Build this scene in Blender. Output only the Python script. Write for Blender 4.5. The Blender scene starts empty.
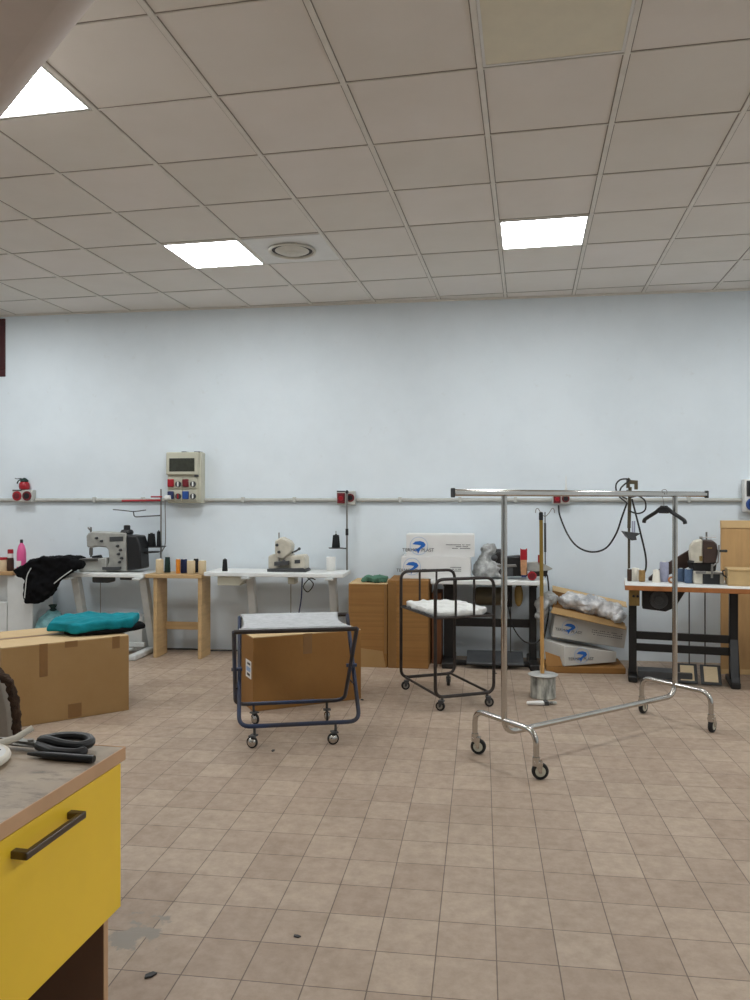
import bpy, bmesh, math, random
from mathutils import Vector, Matrix, Euler
random.seed(7)
sc = bpy.context.scene
COL = sc.collection
PI = math.pi
# ------------------------------------------------------------------ camera model (used to measure the place)
CAM_H = 1.43
YAW = math.radians(7.86)
FPX = 775.0
S_, C_ = math.sin(YAW), math.cos(YAW)
WALL = 7.15
CEIL = CAM_H + 1.838

def at(px, py, Y):
    u = (px - 375) / FPX
    k = Y / (C_ + u * S_)
    return Vector((k * (-S_ + u * C_), Y, CAM_H + (500 - py) / FPX * k))

def fl(px, py, z=0.0):
    k = FPX * (CAM_H - z) / (py - 500)
    u = (px - 375) / FPX
    return Vector((k * (-S_ + u * C_), k * (C_ + u * S_), z))

# ------------------------------------------------------------------ materials
def lin(c):
    c = c / 255.0
    return c / 12.92 if c <= 0.04045 else ((c + 0.055) / 1.055) ** 2.4

def rgb(c):
    return (lin(c[0]), lin(c[1]), lin(c[2]), 1.0)

def _base(name):
    m = bpy.data.materials.new(name)
    m.use_nodes = True
    nt = m.node_tree
    b = nt.nodes['Principled BSDF']
    return m, nt, b

def N(nt, t, **kw):
    n = nt.nodes.new(t)
    for k, v in kw.items():
        setattr(n, k, v)
    return n

def mixc(nt, fac, a, b, mode='MIX'):
    n = nt.nodes.new('ShaderNodeMix')
    n.data_type = 'RGBA'
    n.blend_type = mode
    for sock, v in ((n.inputs[0], fac), (n.inputs[6], a), (n.inputs[7], b)):
        if hasattr(v, 'is_output'):
            nt.links.new(v, sock)
        else:
            sock.default_value = v
    return n.outputs[2]

def noise(nt, vec, scale, detail=4, rough=0.6):
    n = nt.nodes.new('ShaderNodeTexNoise')
    n.inputs['Scale'].default_value = scale
    n.inputs['Detail'].default_value = detail
    n.inputs['Roughness'].default_value = rough
    nt.links.new(vec, n.inputs['Vector'])
    return n.outputs['Fac']

def ramp(nt, fac, p0, p1, c0=(0, 0, 0, 1), c1=(1, 1, 1, 1)):
    n = nt.nodes.new('ShaderNodeValToRGB')
    n.color_ramp.elements[0].position = p0
    n.color_ramp.elements[1].position = p1
    n.color_ramp.elements[0].color = c0
    n.color_ramp.elements[1].color = c1
    nt.links.new(fac, n.inputs[0])
    return n.outputs[0]

def objco(nt):
    return nt.nodes.new('ShaderNodeTexCoord').outputs['Object']

def pm(name, c, rough=0.6, metal=0.0, var=0.12, scale=9.0, bump=0.0, bscale=60.0, spec=0.5, c2=None, stretch=None):
    """painted / plastic / cloth / metal surface with a little procedural variation"""
    m, nt, b = _base(name)
    co = objco(nt)
    if stretch:
        mp = nt.nodes.new('ShaderNodeMapping')
        mp.inputs['Scale'].default_value = stretch
        nt.links.new(co, mp.inputs['Vector'])
        co = mp.outputs[0]
    f = noise(nt, co, scale)
    ca = rgb(c)
    cb = rgb(c2) if c2 else tuple(x * (1 - 2.2 * var) for x in ca[:3]) + (1,)
    col = mixc(nt, ramp(nt, f, 0.35, 0.75), ca, cb)
    nt.links.new(col, b.inputs['Base Color'])
    b.inputs['Roughness'].default_value = rough
    b.inputs['Metallic'].default_value = metal
    b.inputs['Specular IOR Level'].default_value = spec
    if bump > 0:
        bp = nt.nodes.new('ShaderNodeBump')
        bp.inputs['Strength'].default_value = bump
        bp.inputs['Distance'].default_value = 0.01
        nt.links.new(noise(nt, co, bscale), bp.inputs['Height'])
        nt.links.new(bp.outputs[0], b.inputs['Normal'])
    return m

def card(name, c, c2, lines=0.0, axis=2, freq=40):
    """corrugated cardboard"""
    m, nt, b = _base(name)
    co = objco(nt)
    f = noise(nt, co, 3.0, 5)
    col = mixc(nt, ramp(nt, f, 0.3, 0.75), rgb(c), rgb(c2))
    if lines > 0:
        mp = nt.nodes.new('ShaderNodeMapping')
        mp.inputs['Scale'].default_value = (0.6, 0.6, freq)
        nt.links.new(co, mp.inputs['Vector'])
        f2 = noise(nt, mp.outputs[0], 1.0, 3)
        dark = tuple(x * 0.62 for x in rgb(c2)[:3]) + (1,)
        g = nt.nodes.new('ShaderNodeMath'); g.operation = 'MULTIPLY'
        nt.links.new(ramp(nt, f2, 0.45, 0.7), g.inputs[0]); g.inputs[1].default_value = lines
        col = mixc(nt, g.outputs[0], col, dark)
    nt.links.new(col, b.inputs['Base Color'])
    b.inputs['Roughness'].default_value = 0.72
    b.inputs['Specular IOR Level'].default_value = 0.3
    bp = nt.nodes.new('ShaderNodeBump')
    bp.inputs['Strength'].default_value = 0.12
    bp.inputs['Distance'].default_value = 0.01
    nt.links.new(noise(nt, co, 25), bp.inputs['Height'])
    nt.links.new(bp.outputs[0], b.inputs['Normal'])
    return m

def film(name, c, alpha, rough=0.2, c2=None, sc_=14):
    m, nt, b = _base(name)
    f = ramp(nt, noise(nt, objco(nt), sc_, 5), .38, .62)
    nt.links.new(mixc(nt, f, rgb(c), rgb(c2 or tuple(min(255, x + 40) for x in c))), b.inputs['Base Color'])
    b.inputs['Roughness'].default_value = rough
    b.inputs['Alpha'].default_value = alpha
    b.inputs['Specular IOR Level'].default_value = 0.9
    bp = nt.nodes.new('ShaderNodeBump')
    bp.inputs['Strength'].default_value = 0.9
    bp.inputs['Distance'].default_value = 0.02
    nt.links.new(noise(nt, objco(nt), 26, 5), bp.inputs['Height'])
    nt.links.new(bp.outputs[0], b.inputs['Normal'])
    return m

M = {}
def mk(k, *a, **kw):
    M[k] = pm(k, *a, **kw)

mk('white_laminate', (226, 228, 226), rough=0.45, var=0.05, scale=5)
mk('white_metal', (205, 208, 206), rough=0.45, var=0.08)
mk('white_plastic', (228, 228, 224), rough=0.4, var=0.04)
mk('box_grey', (196, 196, 190), rough=0.45, var=0.06)
mk('cream_plastic', (196, 194, 176), rough=0.45, var=0.06)
mk('grey_conduit', (190, 190, 184), rough=0.5, var=0.1)
mk('red_plastic', (164, 24, 38), rough=0.4, var=0.1)
mk('dark_red', (112, 22, 32), rough=0.45, var=0.1)
mk('blue_plastic', (36, 78, 150), rough=0.4, var=0.1)
mk('navy_plastic', (34, 48, 92), rough=0.5, var=0.1)
mk('black_plastic', (24, 25, 27), rough=0.45, var=0.2)
mk('black_metal', (30, 28, 27), rough=0.5, metal=0.2, var=0.25)
mk('frame_brown', (58, 50, 46), rough=0.5, metal=0.3, var=0.3)
mk('frame_blue', (60, 56, 56), rough=0.4, metal=0.4, var=0.2, c2=(44, 62, 96), scale=6)
mk('chrome', (196, 192, 186), rough=0.13, metal=1.0, var=0.06)
mk('steel', (150, 148, 144), rough=0.35, metal=0.9, var=0.12)
mk('machine_grey', (168, 168, 162), rough=0.4, var=0.14, scale=14)
mk('machine_cream', (206, 200, 184), rough=0.45, var=0.14, scale=14)
mk('machine_brown', (62, 44, 36), rough=0.45, var=0.2)
mk('dark_grey', (66, 68, 70), rough=0.5, var=0.2)
mk('olive_motor', (82, 72, 50), rough=0.5, var=0.2)
mk('brass_tan', (140, 114, 58), rough=0.5, var=0.2)
mk('rubber', (22, 22, 23), rough=0.7, var=0.1)
mk('cable_black', (20, 20, 21), rough=0.5, var=0.1)
mk('beech', (196, 164, 118), rough=0.5, var=0.1, scale=4, stretch=(1, 1, 8))
mk('beech_top', (188, 150, 104), rough=0.5, var=0.14, scale=6)
mk('edge_wood', (206, 164, 126), rough=0.45, var=0.08, scale=6)
mk('orange_wood', (176, 112, 60), rough=0.5, var=0.2, scale=9)
mk('plywood', (190, 150, 98), rough=0.6, var=0.1, scale=3, stretch=(6, 6, 1))
mk('plywood_light', (206, 172, 122), rough=0.6, var=0.06, scale=3)
mk('brown_board', (134, 100, 78), rough=0.55, var=0.08, scale=3)
mk('yellow_laminate', (252, 208, 56), rough=0.38, var=0.05, scale=2.5)
mk('handle_metal', (104, 94, 84), rough=0.35, metal=0.8, var=0.08)
mk('black_cloth', (15, 15, 17), rough=0.9, var=0.2, bump=0.3, bscale=40, spec=0.15)
mk('teal_cloth', (16, 128, 140), rough=0.85, var=0.14, bump=0.3, bscale=50, spec=0.2)
mk('green_cloth', (84, 124, 104), rough=0.9, var=0.2, bump=0.4, bscale=30, spec=0.2)
mk('piping_white', (205, 208, 205), rough=0.8, var=0.05)
mk('sling_cloth', (186, 188, 190), rough=0.85, var=0.12, scale=22, bump=0.25, bscale=120, spec=0.25)
mk('thread_cream', (216, 196, 160), rough=0.85, var=0.08, scale=30, stretch=(1, 1, 14))
mk('thread_white', (232, 226, 212), rough=0.85, var=0.06, scale=30, stretch=(1, 1, 14))
mk('thread_black', (22, 24, 26), rough=0.85, var=0.2, scale=30)
mk('thread_green', (30, 54, 50), rough=0.85, var=0.15, scale=30)
mk('thread_orange', (222, 138, 40), rough=0.8, var=0.1, scale=30)
mk('thread_navy', (34, 44, 86), rough=0.85, var=0.15, scale=30)
mk('thread_brown', (66, 46, 34), rough=0.85, var=0.15, scale=30)
mk('thread_tan', (150, 118, 70), rough=0.85, var=0.15, scale=30)
mk('thread_lilac', (164, 166, 188), rough=0.85, var=0.1, scale=30)
mk('thread_blue', (84, 106, 136), rough=0.85, var=0.1, scale=30)
mk('tan_tub', (190, 160, 112), rough=0.6, var=0.08)
mk('pink_bottle', (226, 96, 152), rough=0.3, var=0.06)
mk('ink_blue', (34, 104, 190), rough=0.5, var=0.05)
mk('ink_pale', (150, 178, 214), rough=0.5, var=0.05)
mk('ink_black', (40, 40, 44), rough=0.5, var=0.05)
mk('paper', (232, 230, 226), rough=0.7, var=0.04)
mk('white_bundle', (226, 226, 222), rough=0.35, var=0.08, scale=16, bump=0.5, bscale=22)
mk('frayed_brown', (74, 54, 38), rough=0.95, var=0.3, scale=40, bump=1.0, bscale=90)
mk('worn_grey', (176, 171, 160), rough=0.8, var=0.12, scale=8, bump=0.2)
mk('broom_wood', (202, 158, 96), rough=0.5, var=0.1, scale=6, c2=(178, 128, 70))
mk('ochre_sleeve', (150, 122, 44), rough=0.5, var=0.15)
mk('paint_can', (206, 206, 196), rough=0.5, var=0.3, scale=22, c2=(20, 22, 22), stretch=(1, 1, .3))
mk('paint_top', (176, 176, 172), rough=0.6, var=0.15, scale=14)
mk('grid_gap_shade', (148, 141, 131), rough=0.8, var=0.05)
mk('led_frame', (225, 225, 222), rough=0.5, var=0.03)
mk('panel_off', (224, 218, 196), rough=0.5, var=0.03)
mk('vent_metal', (214, 210, 198), rough=0.5, var=0.08)
mk('vent_dark', (44, 40, 36), rough=0.6, var=0.1)
mk('tape', (134, 98, 56), rough=0.3, var=0.05)
mk('maroon_frame', (70, 24, 28), rough=0.5, var=0.15)
mk('skin_label', (200, 150, 110), rough=0.5, var=0.2, scale=30)
mk('window_smoke', (66, 68, 60), rough=0.2, var=0.15, scale=20)
M['carton_tan'] = card('carton_tan', (162, 130, 86), (154, 121, 77))
M['carton_top'] = card('carton_top', (196, 170, 130), (188, 160, 118))
M['carton_brown'] = card('carton_brown', (148, 107, 58), (138, 97, 50))
M['carton_lined'] = card('carton_lined', (150, 110, 62), (140, 99, 53), lines=0.55, freq=34)
M['carton_dark'] = card('carton_dark', (120, 78, 50), (104, 66, 42))
M['carton_white'] = card('carton_white', (226, 226, 224), (216, 216, 214))
M['carton_greyed'] = card('carton_greyed', (206, 204, 198), (186, 182, 174))
M['film_clear'] = film('film_clear', (168, 172, 176), 0.8, 0.12, (252, 252, 252), 9)  # white patches in the colour are painted highlights on the wrinkled film
M['film_grey'] = film('film_grey', (150, 152, 150), 0.8, 0.3)
M['film_teal'] = film('film_teal', (92, 146, 150), 0.85, 0.3)

def emit(name, c, s):
    m, nt, b = _base(name)
    b.inputs['Base Color'].default_value = rgb((240, 240, 240))
    b.inputs['Emission Color'].default_value = (c[0], c[1], c[2], 1)
    b.inputs['Emission Strength'].default_value = s
    return m
LED_C = (0.95, 0.985, 1.0)
LED_S = 13.0
M['led'] = emit('led', LED_C, LED_S)

# walls: white paint with faint grime
def wall_mat():
    m, nt, b = _base('wall_paint')
    co = objco(nt)
    f = ramp(nt, noise(nt, co, 1.3, 6, 0.65), 0.4, 0.8)
    col = mixc(nt, f, rgb((224, 233, 239)), rgb((215, 224, 230)))
    f2 = ramp(nt, noise(nt, co, 7, 6, 0.7), 0.62, 0.85)
    col = mixc(nt, f2, col, rgb((208, 213, 214)))
    nt.links.new(col, b.inputs['Base Color'])
    b.inputs['Roughness'].default_value = 0.7
    b.inputs['Specular IOR Level'].default_value = 0.25
    bp = nt.nodes.new('ShaderNodeBump'); bp.inputs['Strength'].default_value = 0.08
    nt.links.new(noise(nt, co, 5, 5), bp.inputs['Height'])
    nt.links.new(bp.outputs[0], b.inputs['Normal'])
    return m
M['wall'] = wall_mat()
mk('plaster_warm', (214, 204, 198), rough=0.7, var=0.03)

TX, TY = 0.1888, 0.2022
def floor_mat():
    m, nt, b = _base('floor_tiles')
    co = objco(nt)
    mp = nt.nodes.new('ShaderNodeMapping')
    mp.inputs['Location'].default_value = (-0.045 + 60 * TX, -2.636 + 60 * TY, 0)
    nt.links.new(co, mp.inputs['Vector'])
    br = nt.nodes.new('ShaderNodeTexBrick')
    br.offset = 0.0; br.squash = 1.0
    br.inputs['Scale'].default_value = 1.0
    br.inputs['Brick Width'].default_value = TX
    br.inputs['Row Height'].default_value = TY
    br.inputs['Mortar Size'].default_value = 0.0022
    br.inputs['Mortar Smooth'].default_value = 0.3
    br.inputs['Bias'].default_value = 0.0
    br.inputs['Color1'].default_value = rgb((182, 163, 144))
    br.inputs['Color2'].default_value = rgb((168, 148, 130))
    br.inputs['Mortar'].default_value = rgb((112, 97, 86))
    nt.links.new(mp.outputs[0], br.inputs['Vector'])
    f = ramp(nt, noise(nt, co, 16, 8, 0.75), 0.38, 0.72)
    col = mixc(nt, f, br.outputs['Color'], (0.76, 0.75, 0.74, 1), 'MULTIPLY')
    f3 = ramp(nt, noise(nt, co, 1.1, 4, 0.6), 0.4, 0.75)
    col = mixc(nt, f3, col, (0.86, 0.85, 0.84, 1), 'MULTIPLY')
    # a smear of grey cement by the end of the yellow unit
    vd = nt.nodes.new('ShaderNodeVectorMath'); vd.operation = 'DISTANCE'
    vd.inputs[1].default_value = (-1.13, 2.42, 0)
    nt.links.new(co, vd.inputs[0])
    d = nt.nodes.new('ShaderNodeMath'); d.operation = 'MULTIPLY_ADD'
    nt.links.new(noise(nt, co, 12, 5), d.inputs[0]); d.inputs[1].default_value = 0.42
    nt.links.new(vd.outputs['Value'], d.inputs[2])
    sm = ramp(nt, d.outputs[0], 0.275, 0.30, (1, 1, 1, 1), (0, 0, 0, 1))
    col = mixc(nt, sm, col, rgb((140, 132, 122)))
    nt.links.new(col, b.inputs['Base Color'])
    rr = nt.nodes.new('ShaderNodeMapRange')
    rr.inputs['To Min'].default_value = 0.42; rr.inputs['To Max'].default_value = 0.62
    nt.links.new(f, rr.inputs['Value'])
    nt.links.new(rr.outputs[0], b.inputs['Roughness'])
    b.inputs['Specular IOR Level'].default_value = 0.35
    bp = nt.nodes.new('ShaderNodeBump'); bp.inputs['Strength'].default_value = 0.35; bp.inputs['Distance'].default_value = 0.004
    inv = nt.nodes.new('ShaderNodeMath'); inv.operation = 'SUBTRACT'; inv.inputs[0].default_value = 1.0
    nt.links.new(br.outputs['Fac'], inv.inputs[1])
    nt.links.new(inv.outputs[0], bp.inputs['Height'])
    nt.links.new(bp.outputs[0], b.inputs['Normal'])
    return m
M['floor'] = floor_mat()

GX, GY = 0.6, 0.6102
GROT = -math.radians(3.31)
def ceil_mat():
    m, nt, b = _base('ceiling_tiles')
    co = objco(nt)
    mp = nt.nodes.new('ShaderNodeMapping')
    mp.inputs['Location'].default_value = (0.2 + 30 * GX, -5.163 + 30 * GY, 0)
    nt.links.new(co, mp.inputs['Vector'])
    br = nt.nodes.new('ShaderNodeTexBrick')
    br.offset = 0.0; br.squash = 1.0
    br.inputs['Scale'].default_value = 1.0
    br.inputs['Brick Width'].default_value = GX
    br.inputs['Row Height'].default_value = GY
    br.inputs['Mortar Size'].default_value = 0.0035
    br.inputs['Mortar Smooth'].default_value = 0.1
    br.inputs['Color1'].default_value = rgb((230, 225, 220))
    br.inputs['Color2'].default_value = rgb((224, 220, 213))
    br.inputs['Mortar'].default_value = rgb((120, 112, 102))
    nt.links.new(mp.outputs[0], br.inputs['Vector'])
    f = ramp(nt, noise(nt, co, 2.2, 5), 0.4, 0.8)
    col = mixc(nt, f, br.outputs['Color'], (0.94, 0.935, 0.92, 1), 'MULTIPLY')
    nt.links.new(col, b.inputs['Base Color'])
    b.inputs['Roughness'].default_value = 0.85
    b.inputs['Specular IOR Level'].default_value = 0.15
    return m
M['ceiling'] = ceil_mat()
mk('grid_bar', (226, 222, 214), rough=0.6, var=0.06)

# worktop laminate with dark scuffs
def worktop_mat():
    m, nt, b = _base('scuffed_worktop')
    co = objco(nt)
    col = mixc(nt, ramp(nt, noise(nt, co, 6, 6), 0.35, 0.7), rgb((176, 158, 136)), rgb((148, 131, 111)))
    mp = nt.nodes.new('ShaderNodeMapping'); mp.inputs['Scale'].default_value = (9, 22, 1)
    nt.links.new(co, mp.inputs['Vector'])
    f = ramp(nt, noise(nt, mp.outputs[0], 1.0, 6, 0.75), 0.50, 0.66)
    g = nt.nodes.new('ShaderNodeMath'); g.operation = 'MULTIPLY'; g.inputs[1].default_value = 0.7
    nt.links.new(f, g.inputs[0])
    col = mixc(nt, g.outputs[0], col, rgb((76, 70, 62)))
    nt.links.new(col, b.inputs['Base Color'])
    b.inputs['Roughness'].default_value = 0.5
    return m
M['worktop'] = worktop_mat()

# ------------------------------------------------------------------ mesh builder
def fillet(pts, rad, n=5, closed=False):
    pts = [Vector(p) for p in pts]
    out = []
    L = len(pts)
    for i, p in enumerate(pts):
        if not closed and i in (0, L - 1):
            out.append(p); continue
        a = pts[i - 1] - p
        b = pts[(i + 1) % L] - p
        la, lb = a.length, b.length
        if la < 1e-6 or lb < 1e-6:
            out.append(p); continue
        r = min(rad, la * 0.48, lb * 0.48)
        a.normalize(); b.normalize()
        p0, p1 = p + a * r, p + b * r
        for k in range(n + 1):
            t = k / n
            out.append((1 - t) ** 2 * p0 + 2 * t * (1 - t) * p + t * t * p1)
    return out

def spline(pts, n=8):
    pts = [Vector(p) for p in pts]
    P = [pts[0] * 2 - pts[1]] + pts + [pts[-1] * 2 - pts[-2]]
    out = []
    for i in range(1, len(P) - 2):
        for k in range(n):
            t = k / n
            a, b, c, d = P[i - 1], P[i], P[i + 1], P[i + 2]
            out.append(0.5 * ((2 * b) + (c - a) * t + (2 * a - 5 * b + 4 * c - d) * t * t + (3 * b - a - 3 * c + d) * t ** 3))
    out.append(pts[-1])
    return out

class MB:
    def __init__(self):
        self.v = []; self.f = []
    def add(self, vs, fs, mat=None):
        o = len(self.v)
        for p in vs:
            p = Vector(p)
            self.v.append(mat @ p if mat else p)
        self.f += [tuple(i + o for i in f) for f in fs]
        return self
    def box(self, x0, x1, y0, y1, z0, z1, mat=None):
        vs = [(x, y, z) for z in (z0, z1) for y in (y0, y1) for x in (x0, x1)]
        return self.add(vs, [(0, 2, 3, 1), (4, 5, 7, 6), (0, 1, 5, 4), (2, 6, 7, 3), (0, 4, 6, 2), (1, 3, 7, 5)], mat)
    def hexa(self, c):  # eight corners: bottom 4 ccw, top 4 ccw
        return self.add(c, [(3, 2, 1, 0), (4, 5, 6, 7), (0, 1, 5, 4), (1, 2, 6, 5), (2, 3, 7, 6), (3, 0, 4, 7)])
    def cyl(self, p0, p1, r0, r1=None, n=16):
        return self.tube([p0, p1], [r0, r0 if r1 is None else r1], n)
    def tube(self, pts, r, n=10, closed=False, sq=None):
        pts = [Vector(p) for p in pts]
        L = len(pts)
        rs = r if isinstance(r, (list, tuple)) else [r] * L
        vs = []; fs = []
        prev = None
        for i, p in enumerate(pts):
            if closed:
                t = pts[(i + 1) % L] - pts[i - 1]
            else:
                t = pts[min(i + 1, L - 1)] - pts[max(i - 1, 0)]
            t.normalize()
            if prev is None:
                a = Vector((0, 0, 1)) if abs(t.z) < 0.9 else Vector((1, 0, 0))
                x = t.cross(a).normalized()
            else:
                x = (prev - t * prev.dot(t)).normalized()
            prev = x
            y = t.cross(x)
            for k in range(n):
                an = 2 * PI * k / n + (PI / 4 if n == 4 else 0)
                vs.append(p + (x * math.cos(an) + y * math.sin(an)) * rs[i])
        m = L if closed else L - 1
        for i in range(m):
            j = (i + 1) % L
            for k in range(n):
                k2 = (k + 1) % n
                fs.append((i * n + k, i * n + k2, j * n + k2, j * n + k))
        if not closed:
            fs.append(tuple(range(n - 1, -1, -1)))
            fs.append(tuple((L - 1) * n + k for k in range(n)))
        return self.add(vs, fs)
    def lathe(self, prof, c=(0, 0, 0), n=24, mat=None):
        c = Vector(c); vs = []; fs = []
        for r, z in prof:
            r = max(r, 0.0004)
            for k in range(n):
                a = 2 * PI * k / n
                vs.append(c + Vector((r * math.cos(a), r * math.sin(a), z)))
        for i in range(len(prof) - 1):
            for k in range(n):
                k2 = (k + 1) % n
                fs.append((i * n + k, i * n + k2, (i + 1) * n + k2, (i + 1) * n + k))
        fs.append(tuple(range(n - 1, -1, -1)))
        fs.append(tuple((len(prof) - 1) * n + k for k in range(n)))
        return self.add(vs, fs, mat)
    def ball(self, c, rx, ry, rz, n=16):
        prof = []
        for i in range(n // 2 + 1):
            a = -PI / 2 + PI * i / (n // 2)
            prof.append((math.cos(a), math.sin(a)))
        m = Matrix.Translation(Vector(c)) @ Matrix.Diagonal((rx, ry, rz, 1))
        return self.lathe(prof, (0, 0, 0), n, m)
    def prism(self, pts, d, mat=None):
        """pts: 3D polygon; d: extrusion vector"""
        pts = [Vector(p) for p in pts]; d = Vector(d); n = len(pts)
        vs = pts + [p + d for p in pts]
        fs = [tuple(range(n - 1, -1, -1)), tuple(range(n, 2 * n))]
        for i in range(n):
            j = (i + 1) % n
            fs.append((i, j, n + j, n + i))
        return self.add(vs, fs, mat)
    def done(self, name, mat, parent=None, bev=0.0, smooth=35, rel=None, seg=2):
        me = bpy.data.meshes.new(name)
        off = Vector(rel) if rel is not None else Vector((0, 0, 0))
        me.from_pydata([p - off for p in self.v], [], self.f)
        bm = bmesh.new(); bm.from_mesh(me)
        bmesh.ops.recalc_face_normals(bm, faces=bm.faces)
        bm.to_mesh(me); bm.free()
        me.materials.append(M[mat] if isinstance(mat, str) else mat)
        if smooth:
            for p in me.polygons:
                p.use_smooth = True
            me.set_sharp_from_angle(angle=math.radians(smooth))
        o = bpy.data.objects.new(name, me)
        COL.objects.link(o)
        if rel is not None:
            o.location = off
        if parent:
            o.parent = parent
        if bev > 0:
            b = o.modifiers.new('bevel', 'BEVEL')
            b.width = bev; b.segments = seg; b.limit_method = 'ANGLE'; b.angle_limit = math.radians(40)
            b.harden_normals = False
        return o

def soften(o, voxel=0.012, it=6, amp=0.02, size=0.12, seed=0):
    r = o.modifiers.new('remesh', 'REMESH'); r.mode = 'VOXEL'; r.voxel_size = voxel; r.use_smooth_shade = True
    s = o.modifiers.new('smooth', 'SMOOTH'); s.iterations = it; s.factor = 0.6
    if amp:
        t = bpy.data.textures.new('folds', 'CLOUDS'); t.noise_scale = size; t.noise_depth = 2
        d = o.modifiers.new('folds', 'DISPLACE'); d.texture = t; d.strength = amp; d.mid_level = 0.5
        d.texture_coords = 'LOCAL'
    return o

def tag(o, label, cat, group=None):
    o['label'] = label; o['category'] = cat
    if group:
        o['group'] = group
    return o

def thing(name, label, cat, loc=(0, 0, 0), rz=0.0, group=None):
    o = bpy.data.objects.new(name, None)
    o.empty_display_size = 0.1
    COL.objects.link(o)
    o.location = loc; o.rotation_euler = (0, 0, rz)
    return tag(o, label, cat, group)

def struct(o):
    o['kind'] = 'structure'
    return o

def wl(parent):
    """world -> local matrix of a thing (location + z rotation only)"""
    return (Matrix.Translation(parent.location) @ Matrix.Rotation(parent.rotation_euler.z, 4, 'Z')).inverted()

class WB(MB):
    """builder that takes world coordinates and stores them local to its thing"""
    def __init__(self, parent):
        super().__init__(); self.m = wl(parent); self.p = parent
    def done(self, name, mat, parent=None, **kw):
        self.v = [self.m @ p for p in self.v]
        return super().done(name, mat, parent or self.p, **kw)

# ------------------------------------------------------------------ camera
cam = bpy.data.cameras.new('camera')
cam.sensor_fit = 'VERTICAL'; cam.sensor_height = 36.0; cam.sensor_width = 27.0
cam.lens = FPX / 1000 * 36.0
cam.clip_start = 0.05
co = bpy.data.objects.new('camera', cam); COL.objects.link(co)
co.location = (0, 0, CAM_H); co.rotation_euler = (PI / 2, 0, YAW)
sc.camera = co

# ------------------------------------------------------------------ room shell
RX0, RX1, RY0 = -6.4, 4.2, -3.2
struct(MB().box(RX0 - .2, RX1 + .2, RY0 - .2, WALL + .2, -0.15, 0).done('floor', 'floor', smooth=0))
# back wall with the high window opening at the far left
WX0, WX1, WZ0, WZ1 = -5.9, -4.705, 2.66, CEIL - .03
b = MB()
b.box(RX0 - .2, WX0, WALL, WALL + .2, 0, CEIL + .2)
b.box(WX1, RX1 + .2, WALL, WALL + .2, 0, CEIL + .2)
b.box(WX0, WX1, WALL, WALL + .2, 0, WZ0)
b.box(WX0, WX1, WALL, WALL + .2, WZ1, CEIL + .2)
struct(b.done('wall_back', 'wall', smooth=0))
struct(MB().box(RX0 - .2, RX0, RY0, WALL, 0, CEIL + .2).done('wall_left', 'wall', smooth=0))
struct(MB().box(RX1, RX1 + .2, RY0, WALL, 0, CEIL + .2).done('wall_right', 'wall', smooth=0))
struct(MB().box(RX0 - .2, RX1 + .2, RY0 - .2, RY0, 0, CEIL + .2).done('wall_front', 'wall', smooth=0))
b = MB()
for x0, x1, z0, z1 in ((WX0, WX1, WZ0, WZ0 + .07), (WX0, WX1, WZ1 - .07, WZ1), (WX0, WX0 + .07, WZ0 + .07, WZ1 - .07),
                       (WX1 - .07, WX1, WZ0 + .07, WZ1 - .07), ((WX0 + WX1) / 2 - .03, (WX0 + WX1) / 2 + .03, WZ0 + .07, WZ1 - .07)):
    b.box(x0, x1, WALL - .012, WALL + .07, z0, z1)
wf = struct(b.done('window_1', 'maroon_frame', bev=.006))
g = MB().box(WX0 + .05, WX1 - .05, WALL + .02, WALL + .03, WZ0 + .05, WZ1 - .05).done('window_pane', 'window_smoke', wf, smooth=0)
# ceiling: slab + hanging grid, rotated a little against the walls
cl = struct(MB().box(-9.5, 8.5, -5.5, 9.5, CEIL + .005, CEIL + .1).done('ceiling', 'ceiling', smooth=0))
cl.rotation_euler = (0, 0, GROT)
b = MB()
for i in range(-12, 10):
    x = -0.2 + i * GX
    b.box(x - .012, x + .012, -4.2, 7.9, CEIL - .003, CEIL + .008)
gb = struct(b.done('trim_1', 'grid_bar', bev=.002)); gb.rotation_euler = (0, 0, GROT)
b = MB()
for j in range(-15, 5):
    y = 5.163 + j * GY
    b.box(-8, 6, y - .0045, y + .0045, CEIL - .001, CEIL + .008)
gb = struct(b.done('trim_2', 'grid_bar', bev=.001)); gb.rotation_euler = (0, 0, GROT)
b = MB()
for i in range(-12, 10):
    x = -0.2 + i * GX
    b.box(x - .017, x + .017, -4.2, 7.9, CEIL + .003, CEIL + .010)
for j in range(-15, 5):
    y = 5.163 + j * GY
    b.box(-8, 6, y - .0085, y + .0085, CEIL + .003, CEIL + .010)
gb = struct(b.done('trim_5', 'grid_gap_shade', smooth=0)); gb.rotation_euler = (0, 0, GROT)  # solid strips beside the bars, the tile gaps' shadow put into their colour
b = MB().box(RX0, RX1, WALL - .022, WALL, CEIL - .012, CEIL + .006)
struct(b.done('trim_3', 'grid_bar', bev=.003))
# rounded plaster beam that drops below the ceiling close to the viewer
e0, e1 = fl(85, 0, CAM_H + .97) if False else Vector((-.763, 1.412, 2.40)), Vector((-1.182, 1.773, 2.40))
d = (e1 - e0).normalized(); nrm = Vector((-d.y, d.x, 0))
if nrm.y > 0: nrm = -nrm
e0 = e0 - nrm * .055; e1 = e1 - nrm * .055
p0 = e0 - d * 0.75; p1 = e1 + d * 1.6
prof = [Vector((0, 0, CEIL - 2.40 + .004)), Vector((0, 0, 0.0)), Vector((.55, 0, 0.0)), Vector((.55, 0, CEIL - 2.40 + .004))]
b = MB().prism([p0 + nrm * q.x + Vector((0, 0, q.z)) for q in prof], p1 - p0)
struct(b.done('trim_4', 'plaster_warm', bev=.09, seg=6))

# ------------------------------------------------------------------ ceiling lights and vent
def grid_pt(x, y, z):
    return Matrix.Rotation(GROT, 4, 'Z') @ Vector((x, y, z))

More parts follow.
